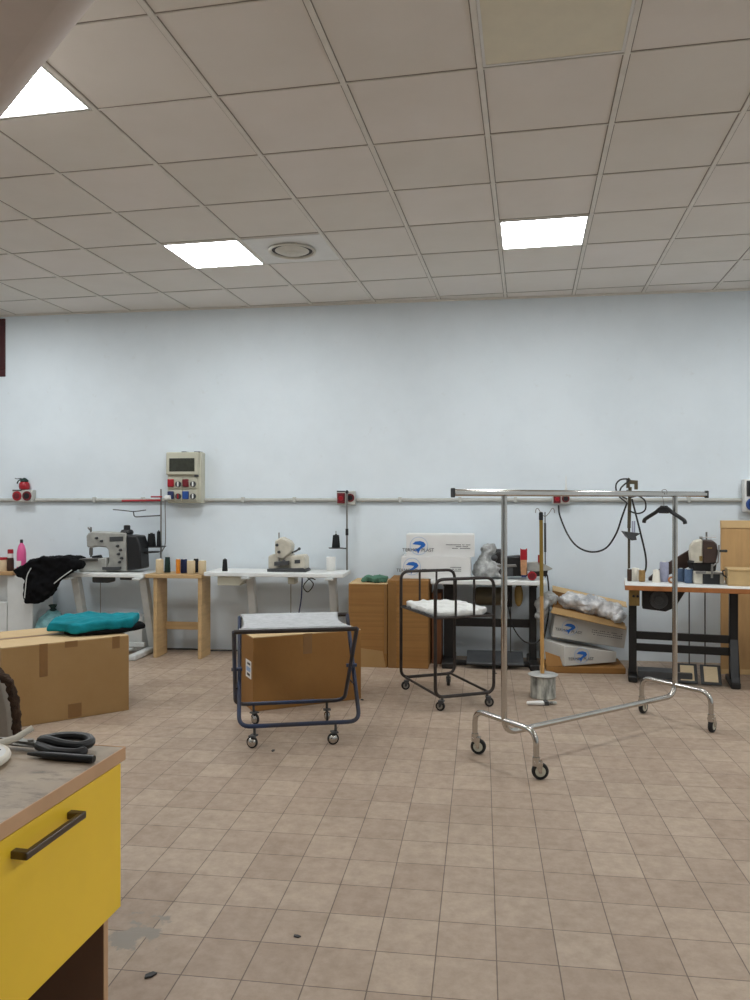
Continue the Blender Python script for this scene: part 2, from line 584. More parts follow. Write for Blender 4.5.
def panel(gx, gy, label, on=True):
    t = thing('ceiling_light', label, 'ceiling light', grid_pt(gx, gy, CEIL), GROT, 'square ceiling panels')
    b = MB(); a = .287; w = .012
    b.box(-a, a, -a, -a + w, -.004, .006); b.box(-a, a, a - w, a, -.004, .006)
    b.box(-a, -a + w, -a + w, a - w, -.004, .006); b.box(a - w, a, -a + w, a - w, -.004, .006)
    b.done('frame', 'led_frame', t, bev=.001)
    MB().box(-a + w, a - w, -a + w, a - w, -.001, .005).done('diffuser', 'led' if on else 'panel_off', t, smooth=0)
    return t
ROW1, ROW2 = 5.4665, 3.026
panel(.1, ROW1, 'lit square ceiling panel farthest right, alone among plain tiles')
panel(-2.3, ROW1, 'lit square ceiling panel right beside the round air vent')
panel(-2.3, ROW2, 'lit square ceiling panel partly covered by the plaster beam')
panel(.1, ROW2, 'unlit yellowish square ceiling panel at the top of the view', on=False)
for gx, gy in ((2.5, ROW1), (2.5, ROW2), (-4.7, ROW1), (-4.7, ROW2), (-2.3, .585), (.1, .585), (2.5, .585), (-4.7, .585)):
    ld = bpy.data.lights.new('lamp', 'AREA'); ld.shape = 'SQUARE'; ld.size = .55
    ld.energy = LED_S * PI * .55 * .55 * (1.2 if gx > 2 else .2 if gy < 1 else 1.0); ld.color = LED_C
    lo = bpy.data.objects.new('ceiling_lamp', ld); COL.objects.link(lo)
    lo.location = grid_pt(gx, gy, CEIL - .012)
t = thing('air_vent', 'round ringed air vent in its white ceiling plate', 'vent', grid_pt(-1.7, ROW1, CEIL), GROT)
MB().box(-.287, .287, -.287, .287, -.003, .005).done('plate', 'led_frame', t, bev=.002)
b = MB()
b.lathe([(.158, -.003), (.176, -.010), (.174, -.018), (.160, -.020), (.150, -.012), (.150, -.003)], n=40)
b.done('rim', 'vent_metal', t)
MB().lathe([(.151, -.0035), (.151, -.005)], n=40).done('throat', 'vent_dark', t)
for r0, r1, zz in ((.084, .122, -.022), (.046, .068, -.026)):
    MB().lathe([(r0, zz), (r1, -.008), (r1 + .003, -.010), (r0 + .003, zz - .004)], n=36).done('ring', 'vent_metal', t)
MB().lathe([(.03, -.006), (.034, -.026), (.028, -.030), (.0, -.031)], n=28).done('core', 'vent_metal', t)

# ------------------------------------------------------------------ wall services
b = MB()
SEG = [(-6.3, -4.59), (-4.37, -2.972), (-2.63, -1.34), (-1.158, .622), (.782, 2.240), (2.478, 4.1)]
for x0, x1 in SEG:
    b.cyl((x0, WALL - .02, 1.43), (x1, WALL - .02, 1.43), .0175, n=12)
cond = tag(b.done('conduit', 'grey_conduit'), 'pale grey pipe running level along the white back wall', 'conduit')
for x in (-3.75, -3.25, -2.25, -1.75, -.75, -.2, .3, 1.25, 1.8):
    MB().box(x - .014, x + .014, WALL - .045, WALL - .001, 1.407, 1.457).done('pipe_clip', 'grey_conduit', cond, bev=.004)

def disc(b, c, r, dy=.012, n=20):
    c = Vector(c)
    b.cyl(c, c + Vector((0, -dy, 0)), r, r * .94, n)

def socket_box(x0, x1, z0, z1, label, kind, dep=.075):
    t = thing('socket_box', label, 'socket', ((x0 + x1) / 2, WALL - .001, (z0 + z1) / 2), 0, 'socket boxes on the wall pipe')
    w, h = (x1 - x0) / 2, (z1 - z0) / 2
    MB().box(-w, w, -dep, 0, -h, h).done('housing', 'box_grey', t, bev=.008)
    for i, sx in enumerate((-.5, .5)):
        cx = sx * w
        if kind == 'round' or i == 1:
            b = MB(); disc(b, (cx, -dep + .002, 0), min(w * .46, h * .82)); b.done('socket_ring', 'dark_red' if kind != 'round' or i else 'red_plastic', t)
            b = MB(); disc(b, (cx, -dep - .008, 0), min(w * .3, h * .5), .006); b.done('socket_face', 'dark_red' if i == 0 else 'black_plastic', t)
        else:
            MB().box(cx - w * .42, cx + w * .42, -dep - .014, -dep + .002, -h * .78, h * .7).done('socket_cover', 'dark_red', t, bev=.004)
            b = MB(); disc(b, (cx, -dep - .012, -.004), w * .26, .008); b.done('socket_face', 'red_plastic', t)
    MB().box(-w * .96, -w * .05, -dep - .004, -dep + .01, h * .84, h * 1.02).done('lid_lip', 'dark_grey', t, bev=.002)
    return t
socket_box(-4.585, -4.375, 1.41, 1.53, 'white box with two round red sockets, left end of the wall pipe', 'round')
socket_box(-1.337, -1.165, 1.385, 1.515, 'white box with red sockets above the white table thread stand', 'square')
sb = socket_box(.626, .776, 1.392, 1.492, 'white box with red sockets behind the chrome rail, cable hanging below', 'square')
MB().lathe([(.016, 0), (.014, .035), (.006, .06), (.003, .14), (.001, .16)], (.045, -.03, .05), 10).done('cable_gland', 'white_plastic', sb)

t = thing('industrial_plug', 'red plug with dark green top standing on the leftmost socket box', 'plug', (-4.475, WALL - .045, 1.531))
MB().lathe([(.03, 0), (.046, .008), (.05, .03), (.048, .06), (.034, .078)], n=20).done('plug_body', 'red_plastic', t)
MB().lathe([(.034, .077), (.04, .082), (.036, .095), (.018, .112), (.006, .118)], n=16).done('plug_cap', 'thread_green', t)
MB().tube(spline([(-.01, 0, .105), (-.04, 0, .112), (-.075, 0, .108), (-.10, 0, .113)]), .004, 6).done('wire', 'cable_black', t)
MB().tube(spline([(-.02, -.01, .11), (-.045, -.03, .085), (-.055, -.035, .06)]), .007, 6).done('lever', 'thread_green', t)

t = thing('distribution_board', 'beige wall power board with smoked window above four sockets', 'power board', (-2.80, WALL - .001, 1.40))
DD = .13
MB().box(-.169, .169, -DD + .02, 0, 0, .485).done('back_box', 'cream_plastic', t, bev=.012)
MB().box(-.169, .150, -DD - .012, -DD + .021, .268, .482).done('lid', 'cream_plastic', t, bev=.01)
MB().box(-.135, .115, -DD - .016, -DD - .010, .30, .425).done('smoked_window', 'window_smoke', t, bev=.004)
for q in ((-.02, .02, -DD + .0, -.02, .478, .49), (.10, .155, -DD + .01, -.03, .480, .49), (.11, .145, -DD - .008, -DD + .02, .250, .268)):
    MB().box(*q).done('latch', 'dark_grey', t, bev=.003)
for i, (x, z, c) in enumerate(((-.085, .19, 'red_plastic'), (.062, .19, 'dark_red'), (-.085, .075, 'navy_plastic'), (.062, .075, 'blue_plastic'))):
    MB().box(x - .072, x + .070, -DD + .004, -DD + .022, z - .052, z + .052).done('socket_plate', 'cream_plastic', t, bev=.004)
    MB().box(x - .068, x - .008, -DD - .018, -DD + .006, z - .036, z + .038).done('socket_cover', c, t, bev=.006)
    b = MB(); disc(b, (x + .033, -DD + .006, z - .01), .029, .014); k = b.done('switch', 'dark_grey', t)
    MB().box(x + .026, x + .040, -DD - .014, -DD - .006, z - .032, z + .014,).done('switch_lever', 'white_plastic' if i != 2 else 'red_plastic', k, bev=.002)
MB().tube([(-.165, -DD - .03, .05), (-.115, -DD - .03, .055)], .022, 14).done('white_plug', 'white_plastic', t)

t = thing('meter_box', 'grey meter box with blue round socket at the right edge', 'power box', (2.36, WALL - .001, 1.325))
MB().box(-.115, .115, -.09, 0, 0, .285).done('housing', 'white_plastic', t, bev=.01)
MB().box(-.10, .10, -.10, -.085, .135, .272).done('smoked_cover', 'dark_grey', t, bev=.006)
MB().box(-.092, .06, -.106, -.098, .15, .262).done('meter_window', 'black_plastic', t, bev=.004)
b = MB(); disc(b, (-.05, -.088, .068), .056, .03, 24); b.done('round_socket', 'blue_plastic', t)
b = MB(); disc(b, (-.05, -.117, .068), .038, .012, 24); b.done('socket_face', 'navy_plastic', t)

# ------------------------------------------------------------------ helper kinds
def spool(x, y, z, r, h, mat, label, cone=False, group='thread spools', core='white_plastic'):
    t = thing('thread_cone' if cone else 'thread_spool', label, 'thread', (x, y, z), 0, group)
    if cone:
        MB().lathe([(r * .98, 0), (r * 1.04, .006), (r * .78, h * .9), (r * .74, h * .935), (r * .5, h * .94)], n=20).done('thread', mat, t)
        MB().lathe([(r * .32, h * .92), (r * .30, h), (r * .22, h)], n=12).done('core', core if mat != 'thread_black' else 'black_plastic', t)
    else:
        MB().lathe([(r * .95, .003), (r * 1.05, .010), (r * 1.05, h * .88), (r * .97, h * .95)], n=20).done('thread', mat, t)
        MB().lathe([(r * .45, 0), (r * .45, h * .99), (r * .3, h)], n=14).done('core', core, t)
    return t

def spx(px0, px1, pytop, Y, z, mat, label, cone=False, group='thread spools'):
    c = at((px0 + px1) / 2, 500, Y)
    sc_ = (Y / (C_ + (px0 + px1 - 750) / 2 / FPX * S_)) / FPX
    r = (px1 - px0) / 2 * sc_
    ztop = at((px0 + px1) / 2, pytop, Y).z
    return spool(c.x, Y, z, r, ztop - z, mat, label, cone, group)

def zleg(t, x, ytop, ybot, zt, y0, y1, mat, w=.035, zc=.03):
    """one sewing-table end: sloping column, foot bar on the floor, top bar"""
    lg = MB()
    lg.prism([(x - w, ytop - .035, zt), (x + w, ytop - .035, zt), (x + w, ybot - .04, .05), (x - w, ybot - .04, .05)], (0, .075, 0))
    lg = lg.done('leg', mat, t, bev=.006)
    MB().box(x - w * 1.1, x + w * 1.1, y0, y1, .0, .05).done('foot', mat, lg, bev=.012)
    MB().box(x - w, x + w, ytop - .17, ytop + .2, zt - .02, zt).done('bracket', mat, lg, bev=.004)

# ------------------------------------------------------------------ far left cabinet and its bottles
t = thing('work_cabinet', 'white cabinet with a pale wooden top at the left edge of the view', 'cabinet', (-4.6, 6.9, 0))
MB().box(-.75, .265, -.2, .2, .725, .757).done('wooden_top', 'beech_top', t, bev=.004)
b = MB(); b.box(.19, .445, -.17, .18, 0, .722)
b.done('side_box', 'white_laminate', t, bev=.004)
b = MB(); b.box(-.74, .19, -.02, .18, .02, .722); b.box(-.74, -.72, -.17, .18, 0, .722)
b.done('carcass', 'white_laminate', t, bev=.003)
MB().box(-.715, .186, -.175, -.02, .14, .47).done('drawer', 'white_laminate', t, bev=.004)
MB().box(-.715, .186, -.14, -.02, .02, .12).done('plinth', 'white_laminate', t, bev=.004)

t = thing('wax_tub', 'cream tub beside the dark red bottle on the wooden top', 'jar', (at(2, 0, 6.8).x, 6.8, .757))
MB().lathe([(.05, 0), (.053, .01), (.05, .105), (.048, .11)], n=20).done('tub', 'thread_cream', t)
MB().lathe([(.052, .108), (.052, .124), (.045, .13)], n=20).done('lid', 'red_plastic', t)
t = thing('sauce_bottle', 'dark bottle with a red cap beside the pink bottle', 'bottle', (at(10.5, 0, 6.82).x, 6.82, .757))
MB().lathe([(.028, 0), (.031, .01), (.03, .1), (.024, .135), (.02, .14)], n=18).done('bottle_body', 'thread_brown', t)
MB().lathe([(.026, .128), (.026, .20), (.022, .205)], n=18).done('cap', 'red_plastic', t)
MB().lathe([(.0262, .125), (.0268, .15), (.0268, .162), (.0262, .165)], n=18).done('neck_band', 'white_plastic', t)
t = thing('pink_bottle', 'tall pink squeeze bottle with a dark cap', 'bottle', (at(21.5, 0, 6.8).x, 6.8, .757))
MB().lathe([(.038, 0), (.042, .012), (.042, .17), (.038, .2), (.028, .24), (.014, .265), (.012, .27)], n=24).done('bottle_body', 'pink_bottle', t)
MB().lathe([(.014, .268), (.014, .295), (.010, .30)], n=14).done('cap', 'black_plastic', t)
MB().box(-.025, .02, -.0445, -.03, .045, .10).done('paper_label', 'paper', t, bev=.002)

# ------------------------------------------------------------------ left sewing table, machine, stand
TA = thing('sewing_table', 'white sewing table under the grey machine, left of the wooden stand', 'table', (-3.42, 6.87, 0))
MB().box(-.43, .385, -.21, .2, .725, .762).done('tabletop', 'white_laminate', TA, bev=.006)
for x in (-.33, .335):
    zleg(TA, x, -.1, .12, .725, -.35, .19, 'white_metal')
MB().box(-.15, .02, -.14, .0, .665, .725).done('motor', 'dark_grey', TA, bev=.015)
MB().box(.1, .26, -.1, .0, .69, .725).done('switch', 'dark_grey', TA, bev=.012)
MB().cyl((-.1, -.07, .06), (-.1, -.07, .68), .004).done('pull_rod', 'steel', TA)
MB().box(-.22, .2, -.22, .03, .03, .05).done('treadle', 'white_metal', TA, bev=.006)
MB().box(-.30, .305, -.02, .02, .06, .1).done('stretcher', 'white_metal', TA, bev=.004)

# black garment draped between cabinet and table
gp = [(14, 571), (22, 566), (30, 561), (42, 558.5), (52, 560), (58, 558.5), (66, 559), (74, 561), (79, 565), (78, 569), (70, 571), (62, 577), (55, 583), (52, 590), (46, 597), (36, 602), (25, 602.5), (22.5, 596), (25, 580), (18, 576)]
t = thing('black_garment', 'black garment with white piping draped over the left table edge', 'garment', at(45, 575, 6.62))
b = WB(t); b.prism([at(46 + (px - 46) * 1.07, 578 + (py - 578) * 1.07, 6.555) for px, py in gp], (0, .085, 0))
b.prism([at(px, py, 6.58) for px, py in [(15, 569.5), (22, 564), (30, 560), (42, 557.5), (52, 559), (58, 557.5), (66, 558), (70, 561), (72, 564), (71, 567)]], (0, .3, 0))
soften(b.done('cloth', 'black_cloth'), .011, 3, .05, .07)
b = WB(t); b.tube(spline([at(31, 568, 6.545), at(27, 576, 6.54), at(25.5, 588, 6.54), at(24.5, 598, 6.545)]), .0045, 6)
b.tube(spline([at(72, 570, 6.555), at(62, 577, 6.545), at(54, 583.5, 6.55)]), .0045, 6)
b.done('piping', 'piping_white')

t = thing('plastic_sack', 'knotted teal plastic sack on the floor under the draped garment', 'bag', (-3.97, 6.76, 0))
MB().lathe([(.11, 0), (.15, .03), (.17, .13), (.165, .23), (.12, .33), (.05, .385), (.03, .40)], n=24).done('sack', 'film_teal', t)
soften(t.children[0], .02, 3, .05, .08)
MB().lathe([(.02, .385), (.035, .405), (.02, .42), (.04, .45), (.03, .455)], n=12).done('knot', 'thread_green', t)

t = tag(MB().box(-.13, .13, -.1, .1, 0, .33).done('storage_box', 'white_laminate', bev=.006), 'low white box behind the left table leg', 'box')
t.location = (-3.30, 7.03, 0)

# coverstitch sewing machine
Ym = 6.87
t = thing('sewing_machine', 'grey coverstitch sewing machine with black motor on the left table', 'sewing machine', (at(115, 0, Ym).x, Ym, .762))
def P(lst, Y, zmin=0.0):
    return [Vector((p.x, p.y, max(p.z, zmin))) for p in (at(px, py, Y) for px, py in lst)]
b = WB(t); b.prism(P([(88, 533), (92, 531.5), (126, 533), (127, 571.5), (103, 571.5), (106, 566), (109, 562), (108, 550), (106, 547.5), (94, 546.5), (92, 548), (86.5, 547), (86, 536)], 6.78), (0, .14, 0))
b.done('head', 'machine_grey', bev=.012)
b = WB(t); b.prism(P([(79, 559.5), (106, 558), (106, 571.8), (79, 571.8)], 6.76), (0, .16, 0))
b.done('bed', 'machine_grey', bev=.008)
b = WB(t); b.prism(P([(78, 559), (97, 558), (97, 561), (78, 562)], 6.74), (0, .12, 0)); b.done('bed_plate', 'steel', bev=.003)
b = WB(t); b.prism(P([(126, 535), (137, 536), (140, 545), (141, 569), (127, 571)], 6.77), (0, .19, 0)); b.done('motor', 'black_plastic', bev=.014)
b = WB(t); c = at(127, 531, 6.85); b.lathe([(.055, -.03), (.06, -.01), (.05, .01), (.03, .015), (.03, .05), (.02, .055)], c, 18); b.done('tension_cap', 'black_plastic')
b = WB(t); b.cyl(at(91, 527, 6.83), at(91, 557, 6.83), .009); b.cyl(at(91, 548, 6.83), at(91, 555, 6.83), .017)
b.tube([at(90, 530, 6.82), at(88, 527.5, 6.82)], .008, 8); b.done('needle_bar', 'steel')
b = WB(t); b.prism(P([(92, 556), (99, 555), (100, 558), (92, 558.5)], 6.79), (0, .05, 0)); b.done('presser_foot', 'black_plastic', bev=.002)
b = WB(t); b.prism(P([(109.5, 537), (123, 536.5), (123, 541), (109.5, 541.5)], 6.776), (0, .006, 0)); b.done('name_plate', 'dark_grey', bev=.001)
b = WB(t)
for px, py in ((118, 546), (121, 550), (119, 554), (122, 558), (120, 562), (97, 538), (102, 541)):
    c = at(px, py, 6.78); b.cyl(c, c + Vector((0, -.03, 0)), .013, .009, 12)
b.done('tension_dials', 'dark_grey')
b = WB(t); b.prism(P([(102, 567), (120, 567), (120, 570), (102, 570)], 6.74), (0, .03, 0)); b.done('chain_guard', 'dark_grey', bev=.003)

t = thing('thread_stand', 'steel thread stand with red crossbars behind the left sewing machine', 'thread stand', (at(161, 0, 7.0).x, 7.0, .757))
b = WB(t); b.cyl(at(161, 572.5, 7.0), at(161, 489, 7.0), .008); b.done('pole', 'steel')
b = WB(t); b.tube(spline([at(165, 500, 7.0), at(165.5, 530, 7.0), at(165, 545, 7.0), at(161.5, 552, 7.0)]), .005, 8); b.done('thread_guide', 'steel')
b = WB(t); b.tube(fillet([at(161, 515.5, 7.0), at(134, 517, 7.0), at(133.5, 511, 7.0)], .03), .006, 8)
b.tube(spline([at(113, 509.5, 7.0), at(124, 510.5, 7.0), at(134, 511.5, 7.0), at(146, 510, 7.0)]), .005, 8); b.done('arm', 'dark_grey')
b = WB(t); c = at(155, 546.5, 6.98); b.lathe([(.02, -.006), (.10, -.004), (.105, .003), (.10, .004)], c, 24)
c = at(149, 552, 6.94); b.lathe([(.02, -.006), (.10, -.004), (.105, .003), (.10, .004)], c, 24); b.done('tray', 'black_plastic')
b = WB(t); b.cyl(at(122, 500.8, 6.97), at(160.5, 500.3, 6.99), .011, n=10); b.cyl(at(151, 496.8, 6.99), at(162, 496.8, 6.99), .008, n=10); b.done('crossbar', 'red_plastic')
zt = at(155, 546.5, 6.98).z + .004
spool(at(151.5, 0, 6.98).x, 6.98, zt, .04, .125, 'thread_black', 'fat black thread cone on the left thread stand tray', True)
spool(at(158.7, 0, 6.95).x, 6.95, zt, .02, .15, 'thread_black', 'thin black thread tube at the left stand pole', True)

# ------------------------------------------------------------------ wooden stand with spools
t = thing('wooden_stand', 'small beech table with board legs and a crossbar', 'table', (-2.76, 6.82, 0))
MB().box(-.262, .268, -.15, .17, .724, .757).done('tabletop', 'beech', t, bev=.004)
for x in (-.175, .246):
    MB().box(x - .018, x + .018, -.135, .10, 0, .724).done('leg', 'beech', t, bev=.004)
MB().box(-.157, .228, .05, .075, .23, .30).done('crossbar', 'beech', t, bev=.003)
Zs = .757
spx(156, 163.3, 558.5, 6.74, Zs, 'thread_cream', 'cream spool at the left front of the wooden stand')
spx(164.5, 170.5, 556, 6.86, Zs, 'thread_green', 'dark green cone behind the leftmost cream spool', True)
spx(176, 180.3, 558.5, 6.76, Zs, 'thread_orange', 'slim orange spool on the wooden stand')
spx(180.8, 187, 558.5, 6.82, Zs, 'thread_navy', 'navy spool between the orange and middle cream spools')
spx(187.3, 195, 560, 6.74, Zs, 'thread_cream', 'cream spool in the middle of the wooden stand row')
spx(193.8, 198.4, 558, 6.88, Zs, 'thread_black', 'black spool behind the two right cream spools')
spx(198.6, 206, 560, 6.76, Zs, 'thread_cream', 'cream spool at the right end of the wooden stand')
t = tag(MB().tube(spline([(-3.05, 7.05, .008), (-2.75, 7.09, .008), (-2.6, 7.04, .008), (-2.4, 7.07, .008), (-2.2, 7.09, .008)]), .007, 6).done('power_cable', 'cable_black'), 'black cable lying along the wall behind the wooden stand', 'cable')
t = thing('cable_plug', 'white and black plug on the floor behind the wooden stand', 'plug', (-2.60, 6.97, 0), .5)
MB().lathe([(.028, 0), (.03, .01), (.028, .05), (.015, .06)], n=16).done('plug_body', 'white_plastic', t)
MB().lathe([(.02, .06), (.028, .07), (.024, .12), (.008, .13)], n=16).done('plug_grip', 'black_plastic', t)

# ------------------------------------------------------------------ white table in the middle-left
TB = thing('sewing_table', 'long white table carrying the small beige button machine', 'table', (-1.85, 6.87, 0))
ZB = .785
MB().box(-.618, .648, -.21, .2, ZB - .037, ZB).done('tabletop', 'white_laminate', TB, bev=.006)
for x in (-.225, .53):
    zleg(TB, x, -.08, .12, ZB - .037, -.3, .2, 'white_metal')
b = MB().box(-.50, -.29, -.18, .05, .665, .748).done('drawer', 'cream_plastic', TB, bev=.004)
MB().prism([(-.29, -.18, .748), (-.29, -.18, .68), (-.20, -.18, .748)], (0, .12, 0)).done('bracket', 'cream_plastic', TB, bev=.002)
MB().box(.135, .205, -.14, -.02, .68, .748).done('switch', 'cream_plastic', TB, bev=.01)
MB().cyl((.15, -.08, .06), (.15, -.08, .7), .004).done('pull_rod', 'steel', TB)
MB().tube(spline([(.26, -.1, .745), (.25, -.1, .55), (.22, -.09, .35), (.24, -.06, .2)]), .006, 6).done('motor_cable', 'navy_plastic', TB)
MB().tube(spline([(.30, -.1, .745), (.36, -.1, .68), (.31, -.1, .61), (.27, -.1, .66), (.33, -.1, .73), (.38, -.1, .72)]), .005, 6).done('looped_cable', 'cable_black', TB)
MB().box(-.2, .5, -.02, .02, .055, .09).done('stretcher', 'white_metal', TB, bev=.004)

Yb = 6.86
t = thing('button_machine', 'small beige button sewing machine on the long white table', 'sewing machine', (at(287, 0, Yb).x, Yb, ZB))
b = WB(t); b.prism(P([(267, 569), (303, 568), (306, 571), (306, 573), (267, 573)], 6.76, ZB + .0005), (0, .2, 0)); b.done('base_plate', 'dark_grey', bev=.004)
b = WB(t); b.prism(P([(274.5, 541), (281, 537), (289, 541), (292, 545), (291, 553), (287, 556), (283, 560), (276, 557), (274.5, 552)], 6.79), (0, .12, 0)); b.done('head', 'machine_cream', bev=.014)
b = WB(t); b.prism(P([(268, 556), (275, 553.5), (283, 558), (291, 553), (294, 560), (294, 569.5), (268, 569.5)], 6.81, ZB + .001), (0, .12, 0)); b.done('column', 'machine_cream', bev=.014)
b = WB(t); b.prism(P([(291, 556), (303, 555), (305, 558), (305.5, 569), (291, 569.5)], 6.77, ZB + .001), (0, .17, 0)); b.done('motor_box', 'machine_cream', bev=.01)
b = WB(t); b.prism(P([(294.5, 560), (300, 559.7), (300, 563.4), (294.5, 563.6)], 6.764), (0, .008, 0)); b.done('control_plate', 'dark_grey', bev=.001)
b = WB(t); b.cyl(at(279, 532.5, 6.85), at(279, 541, 6.85), .006); b.cyl(at(279, 556, 6.80), at(279, 567, 6.80), .008); b.done('needle_bar', 'steel')
b = WB(t); b.tube([at(292, 552.5, 6.8), at(296, 551, 6.79), at(299, 549, 6.78)], .008, 8); c = at(299.3, 548.8, 6.78); b.ball(c, .014, .014, .014, 10); b.done('lever', 'dark_grey')
b = WB(t)
for px, py in ((277, 545), (279, 552), (284, 561)):
    c = at(px, py, 6.79); b.cyl(c, c + Vector((0, -.025, 0)), .015, .01, 12)
b.prism(P([(274, 562), (288, 561), (288, 565), (274, 566)], 6.755), (0, .07, 0))
b.done('clamp', 'dark_grey', bev=.003)
spx(222.3, 227.6, 558.5, 6.78, ZB, 'thread_black', 'lone black cone at the left of the long white table', True)
t = tag(MB().lathe([(.036, 0), (.041, .01), (.043, .12), (.04, .128), (.03, .128), (.03, .122)], n=22).done('white_cup', 'white_plastic'), 'white round cup below the black cone tray', 'cup')
t.location = (at(331, 0, 6.92).x, 6.92, ZB)
t = thing('thread_stand', 'thin pole thread stand at the right end of the long white table', 'thread stand', (at(347, 0, 7.04).x, 7.04, ZB))
b = WB(t); b.cyl(Vector((t.location.x, 7.04, ZB)), at(347, 493, 7.04), .009); b.done('pole', 'steel')
b = WB(t); c = at(347, 492, 7.04); b.ball(c, .016, .016, .018, 12); b.done('pole_knob', 'black_plastic'); b = WB(t); c = at(347, 532, 7.04); b.cyl(c + Vector((0, 0, -.03)), c + Vector((0, 0, .03)), .014); b.done('pole_knob', 'black_plastic')
b = WB(t); c = at(336, 548, 7.02); b.lathe([(.012, -.006), (.065, -.004), (.07, .003), (.065, .003)], c, 22); b.tube([c, at(347, 548.5, 7.04)], .006, 8); b.done('tray', 'dark_grey')
zt = at(336, 548, 7.02).z + .003
b = WB(t); b.cyl(at(336, 548, 7.02), at(336, 531, 7.02), .004); b.done('spindle', 'steel')
spool(at(336, 0, 7.02).x, 7.02, zt, .037, .125, 'thread_black', 'black cone on the thin pole stand tray by the white cup', True)

# ------------------------------------------------------------------ cartons
def carton(name, label, w, d, h, loc, rz, mat, top=None, group=None, flap=.003, cut=0.0):
    """closed carton, origin at bottom centre: body with seam, two top flaps"""
    t = thing(name, label, 'box', loc, rz, group)
    MB().box(-w / 2, w / 2, -d / 2, d / 2, 0, h - .006).done('body', mat, t, bev=.004)
    for s in (-1, 1):
        MB().box(-w / 2 + .001, w / 2 - .001, min(s * .002, s * (d / 2 - .001)), max(s * .002, s * (d / 2 - .001)), h - .006, h).done('top_flap', top or mat, t, bev=.002)
    return t
def onface(t, x0, x1, z0, z1, y, name, mat, dy=.0015):
    return MB().box(x0, x1, y - dy, y + .0005, z0, z1).done(name, mat, t, smooth=0)

# big carton, left foreground
A0, A1 = Vector((-2.958, 4.449, 0)), Vector((-2.381, 4.999, 0))
ang = math.atan2(A1.y - A0.y, A1.x - A0.x); dp = .66
cm = (A0 + A1) / 2 + Vector((-math.sin(ang), math.cos(ang), 0)) * dp / 2
CB = carton('carton', 'large tan carton with teal cloth on top, left foreground', .797, dp, .511, cm, ang, 'carton_tan', 'carton_top')
onface(CB, -.02, .06, .47, .5105, -dp / 2, 'tape', 'tape'); onface(CB, .0, .085, .01, .10, -dp / 2, 'tape', 'tape')
onface(CB, .285, .335, .43, .5105, -dp / 2, 'tape', 'tape')
onface(CB, -.175, -.125, .30, .5105, -dp / 2, 'tape', 'tape')
MB().box(-.398, .398, -.028, .028, .5105, .5118).done('seam_tape', 'tape', CB, smooth=0)
# folded teal garment on it
t = thing('teal_garment', 'folded teal garment with black underside on the large left carton', 'garment', Vector((cm.x, cm.y, .512)) + Matrix.Rotation(ang, 3, 'Z') @ Vector((.275, -.02, 0)), ang - .35)
b = MB(); b.prism([(-.31, -.12, .03), (-.13, -.25, .02), (.24, -.17, .035), (.285, .14, .035), (.05, .22, .035), (-.24, .19, .035)], (0, 0, .066))
soften(b.done('cloth', 'teal_cloth', t), .011, 6, .05, .16)
b = MB(); b.prism([(-.2, -.17, .006), (-.06, -.235, .006), (.2, -.195, .006), (.33, -.05, .006), (.30, .13, .006), (.05, .19, .006), (-.2, .15, .006)], (0, 0, .034))
soften(b.done('lining', 'black_cloth', t), .011, 3, .012, .1)

# carton behind the sling trolley
A0, A1 = Vector((-1.53, 5.066, 0)), Vector((-.861, 5.503, 0))
ang = math.atan2(A1.y - A0.y, A1.x - A0.x); dp = .30
cm = (A0 + A1) / 2 + Vector((-math.sin(ang), math.cos(ang), 0)) * dp / 2
CH = carton('carton', 'brown carton with a white shipping label, behind the sling trolley', .80, dp, .502, cm, ang, 'carton_brown', 'carton_top')
onface(CH, -.04, .025, .36, .501, -dp / 2, 'tape', 'tape'); onface(CH, -.05, .04, .005, .05, -dp / 2, 'tape', 'tape')
b = MB().box(-.4015, -.3995, -.11, .02, .21, .33).done('shipping_label', 'paper', CH, smooth=0)
b['label'] = 'white paper shipping label'
b = MB(); b.box(-.4022, -.4014, -.09, -.02, .300, .315); b.box(-.4022, -.4014, -.08, -.01, .225, .242); b.done('label_print', 'ink_black', CH, smooth=0)
MB().box(-.4022, -.4014, -.095, .0, .255, .285).done('label_panel', 'ink_pale', CH, smooth=0)

# two tall cartons against the wall
t = carton('tall_carton', 'tall brown carton by the long white table, green rag on it', .335, .46, .715, (-.968, 6.79, 0), 0, 'carton_lined', 'carton_top', 'tall cartons')
MB().prism([(-.14, -.2315, .001), (.155, -.2315, .001), (.13, -.2315, .14), (-.14, -.2315, .17)], (0, -.004, 0)).done('torn_flap', 'carton_tan', t, smooth=0)
onface(t, .14, .166, .12, .70, -.23, 'tape', 'tape')
t = carton('tall_carton', 'tall brown carton on the right, behind the black shelf trolley', .345, .47, .7455, (-.622, 6.79, 0), 0, 'carton_lined', 'carton_brown', 'tall cartons')
onface(t, -.17, -.10, .01, .73, -.235, 'tape', 'tape')
t = carton('dark_carton', 'dark brown carton under the left end of the black sewing table', .085, .3, .62, (-.393, 6.92, 0), 0, 'carton_dark')

t = thing('green_rag', 'crumpled grey green rag on top of the left tall carton', 'cloth', (-.905, 6.70, .722))
b = MB(); b.prism([(-.13, -.05, .0), (.02, -.1, .0), (.09, -.03, .0), (.085, .08, .0), (.0, .05, .0), (-.1, .06, .0)], (0, 0, .04))
soften(b.done('cloth', 'green_cloth', t), .009, 2, .06, .05)

